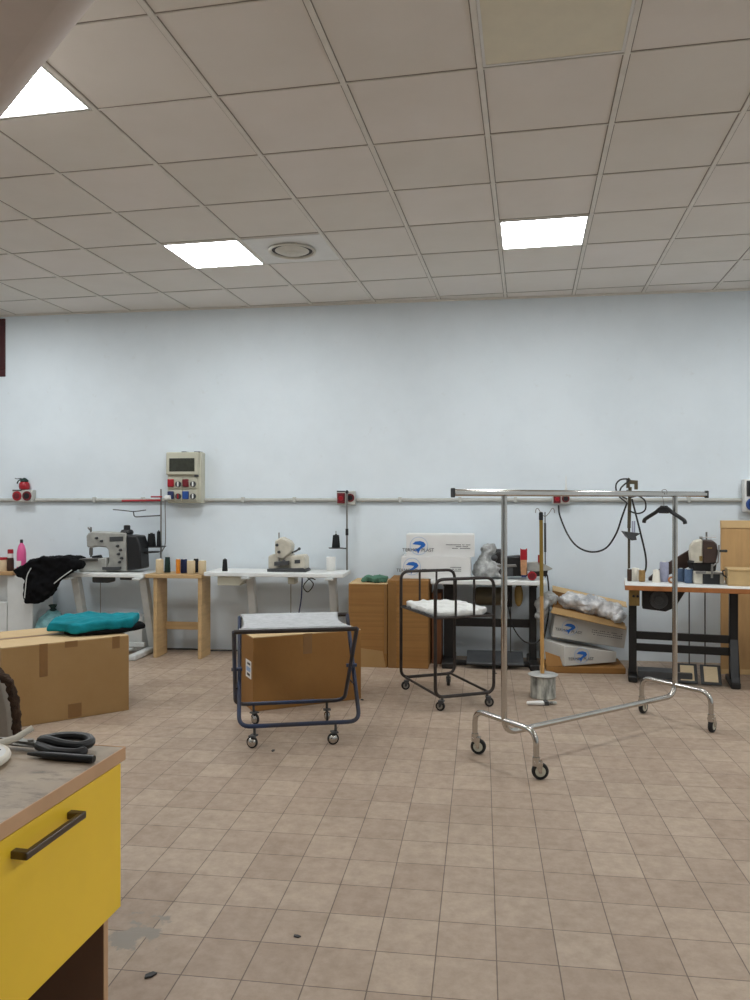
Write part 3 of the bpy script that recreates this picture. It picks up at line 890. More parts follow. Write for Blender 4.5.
# ------------------------------------------------------------------ black sewing table (centre)
ZC = .748
TC = thing('sewing_table', 'white topped sewing table on black legs behind the broom', 'table', (-.07, 6.85, 0))
MB().box(-.365, .605, -.22, .24, ZC - .038, ZC).done('tabletop', 'white_laminate', TC, bev=.006)
for x, w in ((-.215, .045), (.505, .03)):
    lg = MB().box(x - w, x + w, -.06, .03, .05, ZC - .038).done('leg', 'black_metal', TC, bev=.006)
    MB().box(x - w - .01, x + w + .01, -.27, .24, 0, .055).done('foot', 'black_metal', lg, bev=.012)
    MB().box(x - w, x + w, -.17, .2, ZC - .06, ZC - .038).done('bracket', 'black_metal', lg, bev=.004)
MB().box(-.17, .475, -.03, .005, .325, .395).done('stretcher', 'black_metal', TC, bev=.004)
MB().prism([(-.06, -.25, .035), (.42, -.25, .035), (.42, -.02, .10), (-.06, -.02, .10)], (0, 0, .022)).done('treadle', 'dark_grey', TC, bev=.008)
MB().box(-.17, .475, -.12, -.06, .01, .04).done('base_bar', 'black_metal', TC, bev=.004)
b = MB(); b.lathe([(.05, -.02), (.075, 0), (.08, .03), (.08, .2), (.075, .235), (.05, .25)], (0, 0, 0), 24, Matrix.Translation((.02, .03, .585)) @ Matrix.Rotation(PI / 2, 4, 'Y'))
mt = b.done('motor', 'olive_motor', TC)
MB().lathe([(.05, 0), (.085, .005), (.085, .03), (.05, .035)], (0, 0, 0), 24, Matrix.Translation((.275, .03, .585)) @ Matrix.Rotation(PI / 2, 4, 'Y')).done('pulley', 'black_metal', mt)
MB().box(.27, .33, -.02, .07, .5, .71).done('motor_bracket', 'black_metal', TC, bev=.006)
MB().ball((.385, -.02, .605), .038, .03, .1).done('belt_guard', 'brass_tan', TC)
MB().box(.36, .41, -.04, .04, .68, .712).done('guard_mount', 'black_metal', TC, bev=.006)
MB().cyl((.315, -.05, .09), (.315, -.05, .56), .004).done('pull_rod', 'black_metal', TC)
MB().tube(spline([(.29, -.02, .56), (.33, -.05, .35), (.42, -.06, .22), (.52, -.06, .2), (.59, -.04, .25)]), .006, 6).done('motor_cable', 'cable_black', TC)
MB().tube(spline([(.615, .06, .80), (.635, .04, .76), (.645, .02, .62), (.64, 0, .45), (.60, -.03, .24)]), .007, 6).done('power_cable', 'cable_black', TC)

def text_mesh(parent, s, size, loc, rot, mat, name='lettering'):
    cu = bpy.data.curves.new('txt', 'FONT'); cu.body = s; cu.size = size; cu.extrude = .0006
    cu.align_x = 'CENTER'; cu.align_y = 'CENTER'
    o = bpy.data.objects.new('txt', cu); COL.objects.link(o)
    bpy.context.view_layer.update()
    me = bpy.data.meshes.new_from_object(o.evaluated_get(bpy.context.evaluated_depsgraph_get()))
    bpy.data.objects.remove(o)
    me.materials.clear(); me.materials.append(M[mat])
    q = bpy.data.objects.new(name, me); COL.objects.link(q)
    q.location = loc; q.rotation_euler = rot; q.parent = parent
    return q

def logo(parent, cx, cz, y, s, small=True, rot=(PI / 2, 0, 0), xr=None):
    """blue arrow-like 7 in a pale ring with TERMO PLAST lettering, on the face y = const (or x = const when rot turns it)"""
    R = Euler(rot).to_matrix().to_4x4()
    o = Vector((cx, y, cz)) if xr is None else Vector((xr, cx, cz))
    T = Matrix.Translation(o) @ R
    sw = [(-.72, .2), (-.4, .5), (.15, .56), (.58, .42), (.76, .14), (.58, -.12), (.22, -.3), (.06, -.55), (-.1, -.9), (-.2, -.5), (-.62, -.5), (-.2, -.3), (.1, -.1), (.24, .08), (-.1, .14)]
    b = MB(); b.prism([(x * s, z * s, .0004) for x, z in sw], (0, 0, .0012), T); b.done('logo', 'ink_blue', parent, smooth=0)
    ring = [(math.cos(2 * PI * k / 32) * s * .98, math.sin(2 * PI * k / 32) * s * .98 + s * .02, .0006) for k in range(32)]
    b = MB(); b.tube(ring, s * .03, 4, closed=True); b.v = [T @ p for p in b.v]; b.done('logo_ring', 'ink_pale', parent, smooth=0)
    if small:
        for txt, dx in (('TERMO', -.98), ('PLAST', .98)):
            text_mesh(parent, txt, s * .52, T @ Vector((dx * s, -.45 * s, .0008)), rot, 'ink_black')

def printed(parent, x0, x1, z, y, rows, size):
    for k, f in enumerate(rows):
        w = (x1 - x0) * f
        b = MB(); n = max(3, int(w / (size * 1.6)))
        for i in range(n):
            if random.random() < .82:
                xx = x1 - w + w * i / n
                b.box(xx, xx + w / n * .72, y - .001, y + .0004, z - k * size * 2.6, z - k * size * 2.6 + size)
        b.done('fine_print', 'ink_black', parent, smooth=0)

t = carton('logo_carton', 'white printed carton on the black sewing table, lower of two', .60, .30, .192, (-.395, 6.84, ZC), 0, 'carton_white', None, 'printed white cartons')
logo(t, -.205, .105, -.151, .074); printed(t, .05, .22, .10, -.151, (.55, 1.0, .5), .006)
t = carton('logo_carton', 'white printed carton on the black sewing table, upper of two', .59, .30, .192, (-.36, 6.86, ZC + .193), .02, 'carton_white', None, 'printed white cartons')
logo(t, -.185, .09, -.151, .078); printed(t, .05, .26, .10, -.151, (1.0, .6, .75), .006)

t = thing('plastic_bag', 'crumpled grey plastic bag beside the stacked white cartons', 'bag', (.055, 6.82, ZC + .012))
b = MB(); b.lathe([(.09, 0), (.13, .03), (.12, .1), (.08, .16), (.06, .2), (.075, .25), (.05, .28)], (0, 0, 0), 20)
b.ball((.07, .0, .05), .1, .07, .05)
soften(b.done('film', 'film_grey', t), .013, 1, .09, .06)

Yc = 6.84
t = thing('overlock_machine', 'black overlock machine under the red items on the centre table', 'sewing machine', (at(513, 0, Yc).x, Yc, ZC))
b = WB(t); b.prism(P([(507, 557), (520, 556), (526, 559), (528, 576.5), (502, 576.5), (502, 566)], 6.76), (0, .16, 0)); b.done('body', 'black_plastic', bev=.012)
b = WB(t); b.prism(P([(493, 558), (496, 553), (502, 551), (507, 555), (508, 563), (503, 566), (495, 565)], 6.75), (0, .12, 0)); b.done('head', 'black_metal', bev=.016)
b = WB(t); b.cyl(at(498, 552.5, 6.8), at(498, 549, 6.8), .03, .025); b.ball(at(494.5, 558, 6.76), .03, .03, .03, 12); b.done('tension_knobs', 'dark_grey')
b = WB(t); b.prism(P([(491, 565), (516, 564.5), (517, 567), (492, 568)], 6.73), (0, .06, 0)); b.done('cloth_plate', 'steel', bev=.003)
b = WB(t); b.prism(P([(497, 569), (513, 567), (513, 576), (501, 576.5)], 6.74), (0, .03, 0)); b.done('front_cover', 'dark_grey', bev=.005)
b = WB(t); b.prism(P([(527, 563), (540, 562), (553, 569), (549, 570.5), (536, 571.5), (527, 571)], 6.80), (0, .09, 0)); b.done('scrap_chute', 'machine_grey', bev=.004)
b = WB(t); b.prism(P([(530, 570), (548, 570), (547, 576.5), (531, 576.5)], 6.82), (0, .07, 0)); b.done('side_cover', 'black_plastic', bev=.006)
b = WB(t); b.prism(P([(538, 555), (540.3, 555), (540.3, 565), (538, 565)], 6.80), (0, .02, 0)); b.done('red_tag', 'red_plastic', bev=.002)

t = thing('needle_box', 'upright red card box with a tan picture half on the centre table', 'box', (at(523.8, 0, 6.70).x, 6.70, ZC))
b = WB(t); b.prism(P([(520.4, 548.4), (522, 549.5), (525.5, 549.5), (527.2, 548.4), (527.2, 560), (520.4, 560)], 6.69), (0, .035, 0)); b.done('box_top', 'red_plastic', bev=.002)
b = WB(t); b.prism(P([(520.6, 560), (527, 560), (526.6, 575), (521, 575)], 6.69), (0, .034, 0)); b.done('box_base', 'skin_label', bev=.002)
b = WB(t); b.prism([Vector((p.x, p.y, max(p.z, ZC + .0005))) for p in P([(521.5, 575), (526.5, 575), (526.5, 577.5), (521.5, 577.5)], 6.692)], (0, .03, 0)); b.done('blue_foot', 'navy_plastic', bev=.001)
t = thing('red_cap', 'red round cap lying on its side on the front of the centre table', 'cap', (at(532, 0, 6.70).x, 6.70, ZC + .038))
MB().lathe([(.030, -.03), (.036, -.026), (.038, .02), (.034, .028)], (0, 0, 0), 22, Matrix.Rotation(PI / 2, 4, 'X') @ Matrix.Rotation(.0, 4, 'Y')).done('shell', 'red_plastic', t)
MB().lathe([(.026, .0275), (.026, .030)], (0, 0, 0), 20, Matrix.Rotation(PI / 2, 4, 'X')).done('inner_disc', 'dark_red', t)

t = thing('thread_stand', 'thin dark thread stand with hooked tips behind the broom handle', 'thread stand', (at(545.3, 0, 6.96).x, 6.96, ZC))
b = WB(t); b.cyl(Vector((t.location.x, 6.96, ZC)), at(545, 512, 6.96), .005, n=8); b.cyl(at(545.2, 552, 6.96), at(545, 523, 6.96), .010, n=8); b.done('pole', 'dark_grey')
for s in (-1, 1):
    b = WB(t); b.tube(spline([at(545, 517, 6.96), at(545 + s * 4, 513, 6.96), at(545 + s * 7, 508.5, 6.96), at(545 + s * 9, 509.5, 6.96), at(545 + s * 9.5, 513, 6.96)]), .004, 6); b.done('hook', 'steel')

# ------------------------------------------------------------------ casters
def caster(parent, x, y, ztop, r, ang, fork='dark_grey', wheel='rubber', hub='steel', stem=.009, wt=.011, shell=False):
    R = Matrix.Translation((x, y, 0)) @ Matrix.Rotation(ang, 4, 'Z')
    b = MB()
    b.cyl((0, 0, r * 1.75), (0, 0, ztop), stem, n=12)
    b.box(-.012, .012 + r * .45, -wt - .006, wt + .006, r * 2.02, r * 2.02 + .008)
    for s in () if shell else (-1, 1):
        b.prism([(-.012, s * (wt + .005) - .0015, r * 2.05), (.012 + r * .45, s * (wt + .005) - .0015, r * 2.05), (r * .62, s * (wt + .005) - .0015, r * .8), (r * .3, s * (wt + .005) - .0015, r * .8)], (0, .003, 0))
    b.v = [R @ p for p in b.v]
    c = b.done('caster', fork, parent, bev=.001)
    W = R @ Matrix.Translation((r * .45, 0, r)) @ Matrix.Rotation(PI / 2, 4, 'X')
    if shell:
        w = MB().lathe([(r * .6, -wt * .5), (r, -wt * .35), (r, wt * .35), (r * .6, wt * .5)], (0, 0, 0), 24, W).done('wheel', wheel, c)
        h_ = MB().ball((0, 0, 0), r * .86, r * .86, wt + .004); h_.v = [W @ p for p in h_.v]
        h_.done('hub', hub, c)
        return c
    w = MB().lathe([(r * .6, -wt), (r * .9, -wt), (r, -wt * .6), (r, wt * .6), (r * .9, wt), (r * .6, wt)], (0, 0, 0), 24, W).done('wheel', wheel, c)
    MB().lathe([(r * .2, -wt - .002), (r * .62, -wt - .001), (r * .62, wt + .001), (r * .2, wt + .002)], (0, 0, 0), 20, W).done('hub', hub, c)
    return c

# ------------------------------------------------------------------ black shelf trolley
TJ = thing('shelf_trolley', 'black tubular garment trolley with one shelf and casters', 'trolley', (-.261, 5.625, 0), math.radians(27.5))
hw, hd = .222, .315
for s in (-1, 1):
    y = s * hd
    f = MB().tube(fillet([(-hw, y, .095), (hw, y, .095), (hw, y, .892), (-hw, y, .892)], .065, 6, closed=True), .0115, 10, closed=True).done('end_frame', 'frame_brown', TJ)
    for x in (-hw / 3.2, hw / 3.2):
        MB().cyl((x, y, .63), (x, y, .885), .0085, n=8).done('bar', 'frame_brown', f)
    MB().cyl((-hw, y, .63), (hw, y, .63), .0085, n=8).done('shelf_rail', 'frame_brown', f)
for x in (-hw, hw):
    MB().cyl((x * .85, -hd, .095), (x * .85, hd, .095), .009, n=8).done('bottom_rail', 'frame_brown', TJ)
    MB().cyl((x, -hd, .63), (x, hd, .63), .0085, n=8).done('side_rail', 'frame_brown', TJ)
b = MB()
b.box(-hw + .006, hw - .006, -hd + .01, hd - .01, .619, .625)
b.done('shelf', 'frame_brown', TJ, bev=.002)
for x, y, a in ((-.17, -hd, 2.4), (.17, -hd, -.4), (-.17, hd, 2.9), (.17, hd, 1.2)):
    caster(TJ, x, y, .09, .032, a)
t = thing('garment_bundle', 'white plastic wrapped garments lying on the black trolley shelf', 'bundle', (-.261, 5.625, .626), math.radians(27.5))
b = MB(); b.prism([(-.2, -.295, .004), (.14, -.30, .004), (.205, -.25, .004), (.205, .22, .004), (.05, .29, .004), (-.2, .27, .004)], (0, 0, .045))
soften(b.done('wrap', 'white_bundle', t), .011, 4, .035, .08)

# ------------------------------------------------------------------ sling trolley
TG = thing('sling_trolley', 'folding trolley with grey fabric sling, blue brown X frame and ball casters', 'trolley', (-1.148, 4.635, 0), math.radians(17.3))
Lx = .35
ZT, ZB2 = .685, .127
def uframe(w, yt, yb, zt):
    pts = [(-w, yt, zt), (-w, yb, ZB2), (w, yb, ZB2), (w, yt, zt)]
    return fillet(pts, .07, 7)
fr1 = MB().tube(uframe(Lx, -.325, .25, ZT), .0125, 10).done('cross_frame', 'frame_blue', TG)
MB().cyl((-Lx, -.325, ZT), (Lx, -.325, ZT), .0135, n=12).done('top_bar', 'frame_brown', fr1)
fr2 = MB().tube([p + Vector((.027, 0, 0)) for p in uframe(Lx, .325, -.25, ZT - .012)], .0125, 10).done('cross_frame', 'frame_blue', TG)
MB().cyl((-Lx + .027, .325, ZT - .012), (Lx + .027, .325, ZT - .012), .0135, n=12).done('top_bar', 'frame_brown', fr2)
for s in (-1, 1):
    MB().cyl((s * Lx - .02, 0, .405), (s * Lx + .045, 0, .405), .011, n=10).done('pivot', 'frame_blue', TG)
    MB().tube([(s * Lx + .013, .09, .30), (s * Lx + .013, -.09, .31)], .005, 6).done('stay', 'frame_brown', TG)
# sling cloth
nx, ny = 30, 18
vs, fs = [], []
for i in range(nx + 1):
    for j in range(ny + 1):
        u, v = i / nx, j / ny
        x = -Lx + .035 + (2 * Lx - .075) * u
        x -= .02 * math.sin(PI * v) * (2 * u - 1)
        y = -.325 + .65 * v
        z = ZT + .017 - .012 * v - .018 * math.sin(PI * v) + .004 * math.sin(26 * u + 4 * v) * math.sin(PI * v)
        vs.append((x, y, z))
for i in range(nx):
    for j in range(ny):
        a = i * (ny + 1) + j
        fs.append((a, a + ny + 1, a + ny + 2, a + 1))
sl = MB().add(vs, fs).done('sling', 'sling_cloth', TG, smooth=60)
so = sl.modifiers.new('thick', 'SOLIDIFY'); so.thickness = .004; so.offset = 0
for y, z in ((-.318, ZT + .003), (.325, ZT - .012)):
    MB().tube([(-Lx + .03, y, z), (Lx - .035, y, z)], .015, 14).done('sling_hem', 'sling_cloth', sl)
for x, y, a in ((-.235, -.25, 2.6), (.235, -.25, 3.3), (-.235, .25, -.9), (.235, .25, -1.6)):
    caster(TG, x, y, ZB2, .034, a, 'dark_grey', 'rubber', 'chrome', .008, .018, True)

# ------------------------------------------------------------------ chrome clothes rack
U0, U1 = Vector((.118, 4.2265, 0)), Vector((1.226, 5.189, 0))
ra = math.atan2(U1.y - U0.y, U1.x - U0.x)
TR = thing('clothes_rack', 'chrome rolling clothes rack with a long top rail', 'clothes rack', (U0 + U1) / 2, ra)
hl = (U1 - U0).length / 2
b = MB().tube(fillet([(-hl, 0, 1.452), (-hl, 0, .175), (hl, 0, .175), (hl, 0, 1.452)], .09, 8), .0165, 16).done('upright', 'chrome', TR)
rl = MB().box(-hl - .350, hl + .335, -.0125, .0125, 1.450, 1.486).done('top_rail', 'chrome', TR, bev=.009)
rl.data.materials[0] = M['chrome']
for x in (-hl - .352, hl + .337):
    MB().box(x - .005, x + .005, -.015, .015, 1.443, 1.492).done('end_cap', 'dark_grey', rl, bev=.004)
for s in (-1, 1):
    x = s * hl
    hf = .24 if s < 0 else .255
    fb = MB().tube(fillet([(x, -hf, .085), (x, -hf, .245), (x, hf, .245), (x, hf, .085)], .1, 8), .0155, 14).done('foot_tube', 'chrome', TR)
    for y, a in ((-hf, -.6), (hf, -.9)) if s < 0 else ((-hf, .25), (hf, .15)):
        R = MB().cyl((x, y, .07), (x, y, .115), .020, n=16).done('caster_socket', 'chrome', fb)
        caster(TR, x, y, .10, .043, a, 'chrome', 'rubber', 'cream_plastic', .01, .013)
# hanger
hp = -hl + .925 * 2 * hl
t = thing('clothes_hanger', 'black plastic hanger on the chrome top rail', 'hanger', TR.location + Matrix.Rotation(ra, 3, 'Z') @ Vector((hp, 0, 1.487)), ra)
pts = [(0, -.020, -.022), (0, -.022, -.004), (0, -.012, .008), (0, .004, .0085), (0, .018, -.002), (0, .017, -.028), (0, .004, -.06), (0, 0, -.10)]
MB().tube(spline(pts), .0022, 8).done('hook', 'steel', t)
b = MB()
arm = [(0, -.152, -.205), (0, -.146, -.185), (0, -.115, -.165), (0, -.06, -.135), (0, -.02, -.108), (0, .02, -.108), (0, .06, -.135), (0, .115, -.165), (0, .146, -.185), (0, .152, -.205)]
b.tube(spline(arm, 5), .0125, 10)
b.prism([(-.009, -.05, -.13), (-.009, -.02, -.092), (-.009, .02, -.092), (-.009, .05, -.13), (-.009, .03, -.142), (-.009, -.03, -.142)], (.018, 0, 0))
b.done('shoulder_bar', 'black_plastic', t, bev=.002)

# ------------------------------------------------------------------ paint can, broom stick and brush
cc = fl(543, 697); cc = Vector((cc.x, cc.y, 0))
t = thing('paint_can', 'paint splashed can with a grey hardened top, stick standing in it', 'paint can', cc)
MB().lathe([(.088, 0), (.092, .006), (.090, .012), (.090, .148), (.094, .152), (.094, .158), (.086, .16)], n=30).done('can', 'paint_can', t)
b = MB().lathe([(.086, .150), (.104, .160), (.108, .166), (.098, .171), (.02, .172)], n=30).done('hardened_paint', 'paint_top', t)
t = thing('broom_stick', 'upright wooden broom stick with a black tip in the paint can', 'stick', cc + Vector((-.005, .0, .172)))
tp = at(541, 512, cc.y) - t.location
b0 = Vector((0, 0, 0.0005))
def lp(f): return b0.lerp(tp, f)
MB().cyl(lp(0), lp(.48), .0145, .0135, 14).done('stick', 'broom_wood', t)
MB().cyl(lp(.48), lp(.95), .0137, .0133, 14).done('sleeve', 'ochre_sleeve', t)
MB().tube([lp(.95), lp(.96), lp(.995), lp(1)], [.0145, .016, .015, .009], 14).done('tip', 'black_plastic', t)
bc = fl(541, 705)
t = thing('paint_brush', 'paint crusted white brush lying in front of the can', 'brush', (bc.x, bc.y, 0), .15)
MB().prism([(-.10, -.012, .004), (-.03, -.022, .004), (.02, -.026, .004), (.02, .026, .004), (-.03, .022, .004), (-.10, .012, .004)], (0, 0, .022)).done('bristles', 'paper', t, bev=.006)
MB().box(.02, .05, -.027, .027, .003, .03).done('ferrule', 'dark_grey', t, bev=.003)
MB().prism([(.05, -.014, .006), (.11, -.010, .006), (.11, .010, .006), (.05, .014, .006)], (0, 0, .018)).done('handle', 'paint_can', t, bev=.005)
for k, (px, py, s, lab) in enumerate(((494.5, 673.5, .012, 'black crumb on the floor near the paint can'), (150, 976, .012, 'dark scrap on the tiles by the yellow unit'), (273, 751, .010, 'dark lint speck in front of the sling trolley'), (362, 700, .010, 'dark crumb at the corner of the brown carton'), (297, 937, .008, 'dark speck on the tiles near the bottom middle'))):
    p = fl(px, py)
    o = MB(); o.prism([(-s * 1.6, -s * .7, .0005), (s * .2, -s, .0005), (s * 1.7, -s * .3, .0005), (s, s * .8, .0005), (-s, s * .6, .0005)], (0, 0, s * .5))
    o = tag(o.done('floor_scrap', 'black_plastic', bev=.001), lab, 'scrap', 'scraps on the floor'); o.location = p; o.rotation_euler = (0, 0, k * .7)

# ------------------------------------------------------------------ pile of cartons between the tables
t = thing('flattened_carton', 'flattened brown carton at the bottom of the pile', 'box', (.83, 6.78, 0))
MB().hexa([(-.30, -.24, 0), (.34, -.20, 0), (.34, .18, 0), (-.30, .2, 0), (-.30, -.24, .056), (.34, -.20, .05), (.34, .17, .056), (-.30, .2, .056)]).done('body', 'carton_brown', t, bev=.006)
MB().hexa([(-.30, -.24, .057), (-.17, -.235, .057), (-.17, -.228, .057), (-.30, -.232, .057), (-.31, -.2, .17), (-.19, -.2, .13), (-.19, -.194, .13), (-.31, -.194, .17)]).done('flap', 'carton_brown', t, bev=.001)
t = thing('logo_carton', 'crushed white printed carton at the front of the pile', 'box', (.672, 6.54, .004), .24, 'printed white cartons')
MB().hexa([(0, 0, .055), (.46, .03, .075), (.44, .36, .06), (-.10, .36, .06), (0, 0, .222), (.46, .03, .160), (.40, .36, .150), (-.10, .33, .235)]).done('body', 'carton_greyed', t, bev=.004)
logo(t, .15, .140, .0075, .064, rot=(PI / 2, .02, .065))
Tl = wl(t)
t = thing('logo_carton', 'dented white printed carton leaning in the pile, middle level', 'box', (.885, 6.86, .225), 0, 'printed white cartons')
q = math.radians(8)
cq, sq = math.cos(q), math.sin(q)
W, Hh = .30, .185
def rr(x, z): return (x * cq + z * sq, -x * sq + z * cq)
c8 = []
for z in (0, Hh):
    for x, y in ((-W, -.13), (W, -.13), (W, .13), (-W, .13)):
        X, Z = rr(x, z); c8.append((X, y, Z))
MB().hexa(c8).done('body', 'carton_greyed', t, bev=.004)
lx, lz = rr(-.165, .10)
logo(t, lx, lz, -.131, .064, rot=(PI / 2, q, 0))
for k in range(3):
    b = MB()
    for i in range(16):
        x0, z0 = rr(.02 + i * .016, .11 - k * .018)
        if random.random() < .85: b.box(x0, x0 + .011, -.1312, -.1296, z0, z0 + .005)
    b.done('fine_print', 'ink_black', t, smooth=0)
# open brown carton on the top with plastic in it
t = thing('open_carton', 'open brown carton full of plastic on top of the pile', 'box', (.885, 6.84, .452), 0)
q2 = math.radians(12)
def r2(x, y, z):
    return (x * math.cos(q2) + z * math.sin(q2), y, -x * math.sin(q2) + z * math.cos(q2))
b = MB(); W2 = .30
b.hexa([r2(*p) for p in [(-W2, -.15, 0), (W2, -.15, 0), (W2, .15, 0), (-W2, .15, 0), (-W2, -.15, .012), (W2, -.15, .012), (W2, .15, .012), (-W2, .15, .012)]])
b.hexa([r2(*p) for p in [(-W2, .14, .012), (W2, .14, .012), (W2, .15, .012), (-W2, .15, .012), (-W2, .14, .12), (W2, .14, .12), (W2, .15, .12), (-W2, .15, .12)]])
b.hexa([r2(*p) for p in [(-W2, -.14, .012), (-W2 + .008, -.14, .012), (-W2 + .008, .14, .012), (-W2, .14, .012), (-W2, -.14, .07), (-W2 + .008, -.14, .07), (-W2 + .008, .14, .07), (-W2, .14, .07)]])
b.done('body', 'carton_brown', t, bev=.002)
MB().hexa([r2(*p) for p in [(-W2 - .02, -.245, -.03), (W2, -.24, -.03), (W2, -.152, .006), (-W2, -.152, .006), (-W2 - .02, -.245, -.024), (W2, -.24, -.024), (W2, -.152, .012), (-W2, -.152, .012)]]).done('front_flap', 'carton_tan', t, bev=.001)
MB().hexa([r2(*p) for p in [(-W2, .152, .115), (W2 + .05, .152, .115), (W2 + .05, .24, .15), (-W2, .24, .15), (-W2, .152, .121), (W2 + .05, .152, .121), (W2 + .05, .24, .156), (-W2, .24, .156)]]).done('back_flap', 'carton_top', t, bev=.001)
t2 = thing('plastic_bag', 'shiny clear plastic bag inside the open carton', 'bag', (.925, 6.80, .468))
b = MB()
for x, y, z, rx, ry, rz in ((-.16, 0, .10, .11, .10, .075), (-.02, -.02, .075, .14, .11, .075), (.13, -.03, .035, .13, .11, .07), (.2, -.10, -.005, .07, .07, .06)):
    b.ball((x, y, z), rx, ry, rz)
soften(b.done('film', 'film_clear', t2), .010, 3, .075, .06)
t2 = thing('plastic_bag', 'dull grey plastic bag hanging over the left side of the pile', 'bag', (.575, 6.77, .43))
b = MB()
for x, y, z, rx, ry, rz in ((.0, 0, .16, .07, .08, .05), (-.06, -.02, .1, .06, .07, .08), (-.08, -.04, .03, .05, .05, .06)):
    b.ball((x, y, z), rx, ry, rz)
soften(b.done('film', 'film_grey', t2), .013, 2, .07, .05)

# ------------------------------------------------------------------ right sewing table
TD = thing('sewing_table', 'wooden edged sewing table on black legs at the right', 'table', (1.078, 6.106, 0), math.radians(-9.5))
ZD = .785
MB().box(0, 1.25, 0, .56, ZD - .006, ZD).done('tabletop', 'white_laminate', TD, bev=.002)
MB().box(0, 1.25, 0, .56, ZD - .042, ZD - .006).done('wooden_edge', 'orange_wood', TD, bev=.004)
for x in (.062, .80):
    lg = MB().box(x - .03, x + .03, .30, .37, .05, ZD - .06).done('leg', 'black_metal', TD, bev=.006)
    MB().box(x - .035, x + .035, .19, .53, 0, .05).done('foot', 'black_metal', lg, bev=.012)
    MB().box(x - .03, x + .03, .15, .5, ZD - .06, ZD - .042).done('bracket', 'black_metal', lg, bev=.004)
MB().prism([(.77, .30, .16), (.77, .30, .36), (.77, .22, .05), (.77, .20, .05)], (.06, 0, 0)).done('brace', 'dark_grey', TD, bev=.004)
for z in (.315, .22):
    MB().box(.09, .77, .315, .345, z + .008, z + .068).done('stretcher', 'black_metal', TD, bev=.004)
MB().box(.10, .50, .25, .42, .03, .085).done('treadle_base', 'dark_grey', TD, bev=.004)
for x in (.465, .635):
    R = Matrix.Translation((x, .26, .035)) @ Matrix.Rotation(math.radians(46), 4, 'X')
    pd = MB().box(-.074, .074, -.03, .145, -.008, .008, R).done('pedal', 'dark_grey', TD, bev=.006)
    MB().box(-.05, .05, -.012, .125, .008, .011, R).done('pedal_pad', 'thread_cream', pd, bev=.002)
MB().prism([(.13, .16, ZD - .042), (.45, .16, ZD - .042), (.37, .16, ZD - .18), (.30, .16, ZD - .215), (.13, .16, ZD - .20)], (0, .16, 0)).done('motor_guard', 'black_metal', TD, bev=.008)
b = MB(); disc(b, (.25, .162, ZD - .125), .07, .012, 28); disc(b, (.25, .152, ZD - .125), .035, .012, 20); b.done('pulley', 'dark_grey', TD)
sw = MB().box(.03, .11, .13, .20, ZD - .175, ZD - .045).done('switch_box', 'brass_tan', TD, bev=.006)
b = MB()
for x in (.065, .095):
    disc(b, (x, .131, ZD - .10), .010, .008, 12)
b.done('switch_button', 'black_plastic', sw)
for x in (.485, .60):
    MB().cyl((x, .36, .09), (x, .36, ZD - .045), .005, n=8).done('pull_rod', 'dark_grey', TD)

# right machine
Yd = 6.28
t = thing('sewing_machine', 'cream and brown buttonhole machine on the wooden edged table', 'sewing machine', (at(706, 0, Yd).x, Yd, ZD))
b = WB(t); b.prism(P([(689, 553), (690, 546), (694, 541), (701, 539.5), (703, 540), (703, 563), (690, 563)], 6.20), (.03, .14, 0)); b.done('head', 'machine_cream', bev=.012)
b = WB(t); b.prism(P([(703, 540), (713, 540.5), (717, 544), (718, 553), (716, 563), (703, 563)], 6.19), (.03, .14, 0)); b.done('face_plate', 'machine_brown', bev=.008)
b = WB(t); b.prism(P([(707.5, 547.7), (712, 547.5), (712, 548.6), (707.5, 548.8)], 6.186), (0, .006, 0)); b.prism(P([(699.5, 556), (702.5, 556), (702.5, 561), (699.5, 561)], 6.197), (0, .005, 0)); b.done('badge', 'brass_tan', smooth=0)
b = WB(t); b.prism(P([(692, 563), (717, 562), (716, 571), (708, 573), (694, 571)], 6.23), (0, .15, 0)); b.done('mechanism', 'black_metal', bev=.006)
b = WB(t); b.cyl(at(712, 564, 6.19), at(712, 578, 6.19), .008); b.tube([at(713, 566, 6.19), at(718, 562, 6.18), at(719, 545, 6.18)], .006, 8)
b.cyl(at(706.5, 532, 6.3), at(706.5, 541, 6.3), .007); b.cyl(at(701, 536.5, 6.3), at(701, 541, 6.3), .012); b.tube([at(700, 537.5, 6.28), at(716, 537.5, 6.28)], .004, 6); b.done('needle_bar', 'steel')
b = WB(t); b.tube([at(717, 551, 6.2), at(726, 551, 6.2)], .010, 10); b.ball(at(726, 551, 6.2), .012, .012, .012, 10); b.done('lever', 'black_plastic'); b = WB(t); b.tube([at(688, 561, 6.2), at(694, 562, 6.18)], .009, 8); b.done('lever', 'black_plastic')
b = WB(t); b.prism(P([(694.5, 571), (724, 572), (725, 585), (724, 587.2), (695, 586.6), (694, 580)], 6.22, ZD + .0005), (0, .16, 0)); b.done('base', 'machine_cream', bev=.008)
b = WB(t); b.prism(P([(703, 574), (720, 574.5), (720, 584.5), (703, 584)], 6.212, ZD + .002), (0, .012, 0)); b.done('base_opening', 'black_plastic', bev=.003)
b = WB(t); b.prism(P([(696, 571.5), (706, 571.3), (706, 573.5), (696, 573.8)], 6.205), (0, .03, 0)); b.done('cloth_clamp', 'steel', bev=.002); b = WB(t); b.prism(P([(714, 572), (724, 572.3), (724, 574.3), (714, 574.1)], 6.205), (0, .03, 0)); b.done('cloth_clamp', 'steel', bev=.002)
b = WB(t); b.prism(P([(691, 549), (692, 566), (656, 580), (649, 581), (649, 577.5), (668, 563)], 6.43, ZD + .001), (0, .03, 0)); b.done('belt_guard', 'machine_brown', bev=.005)

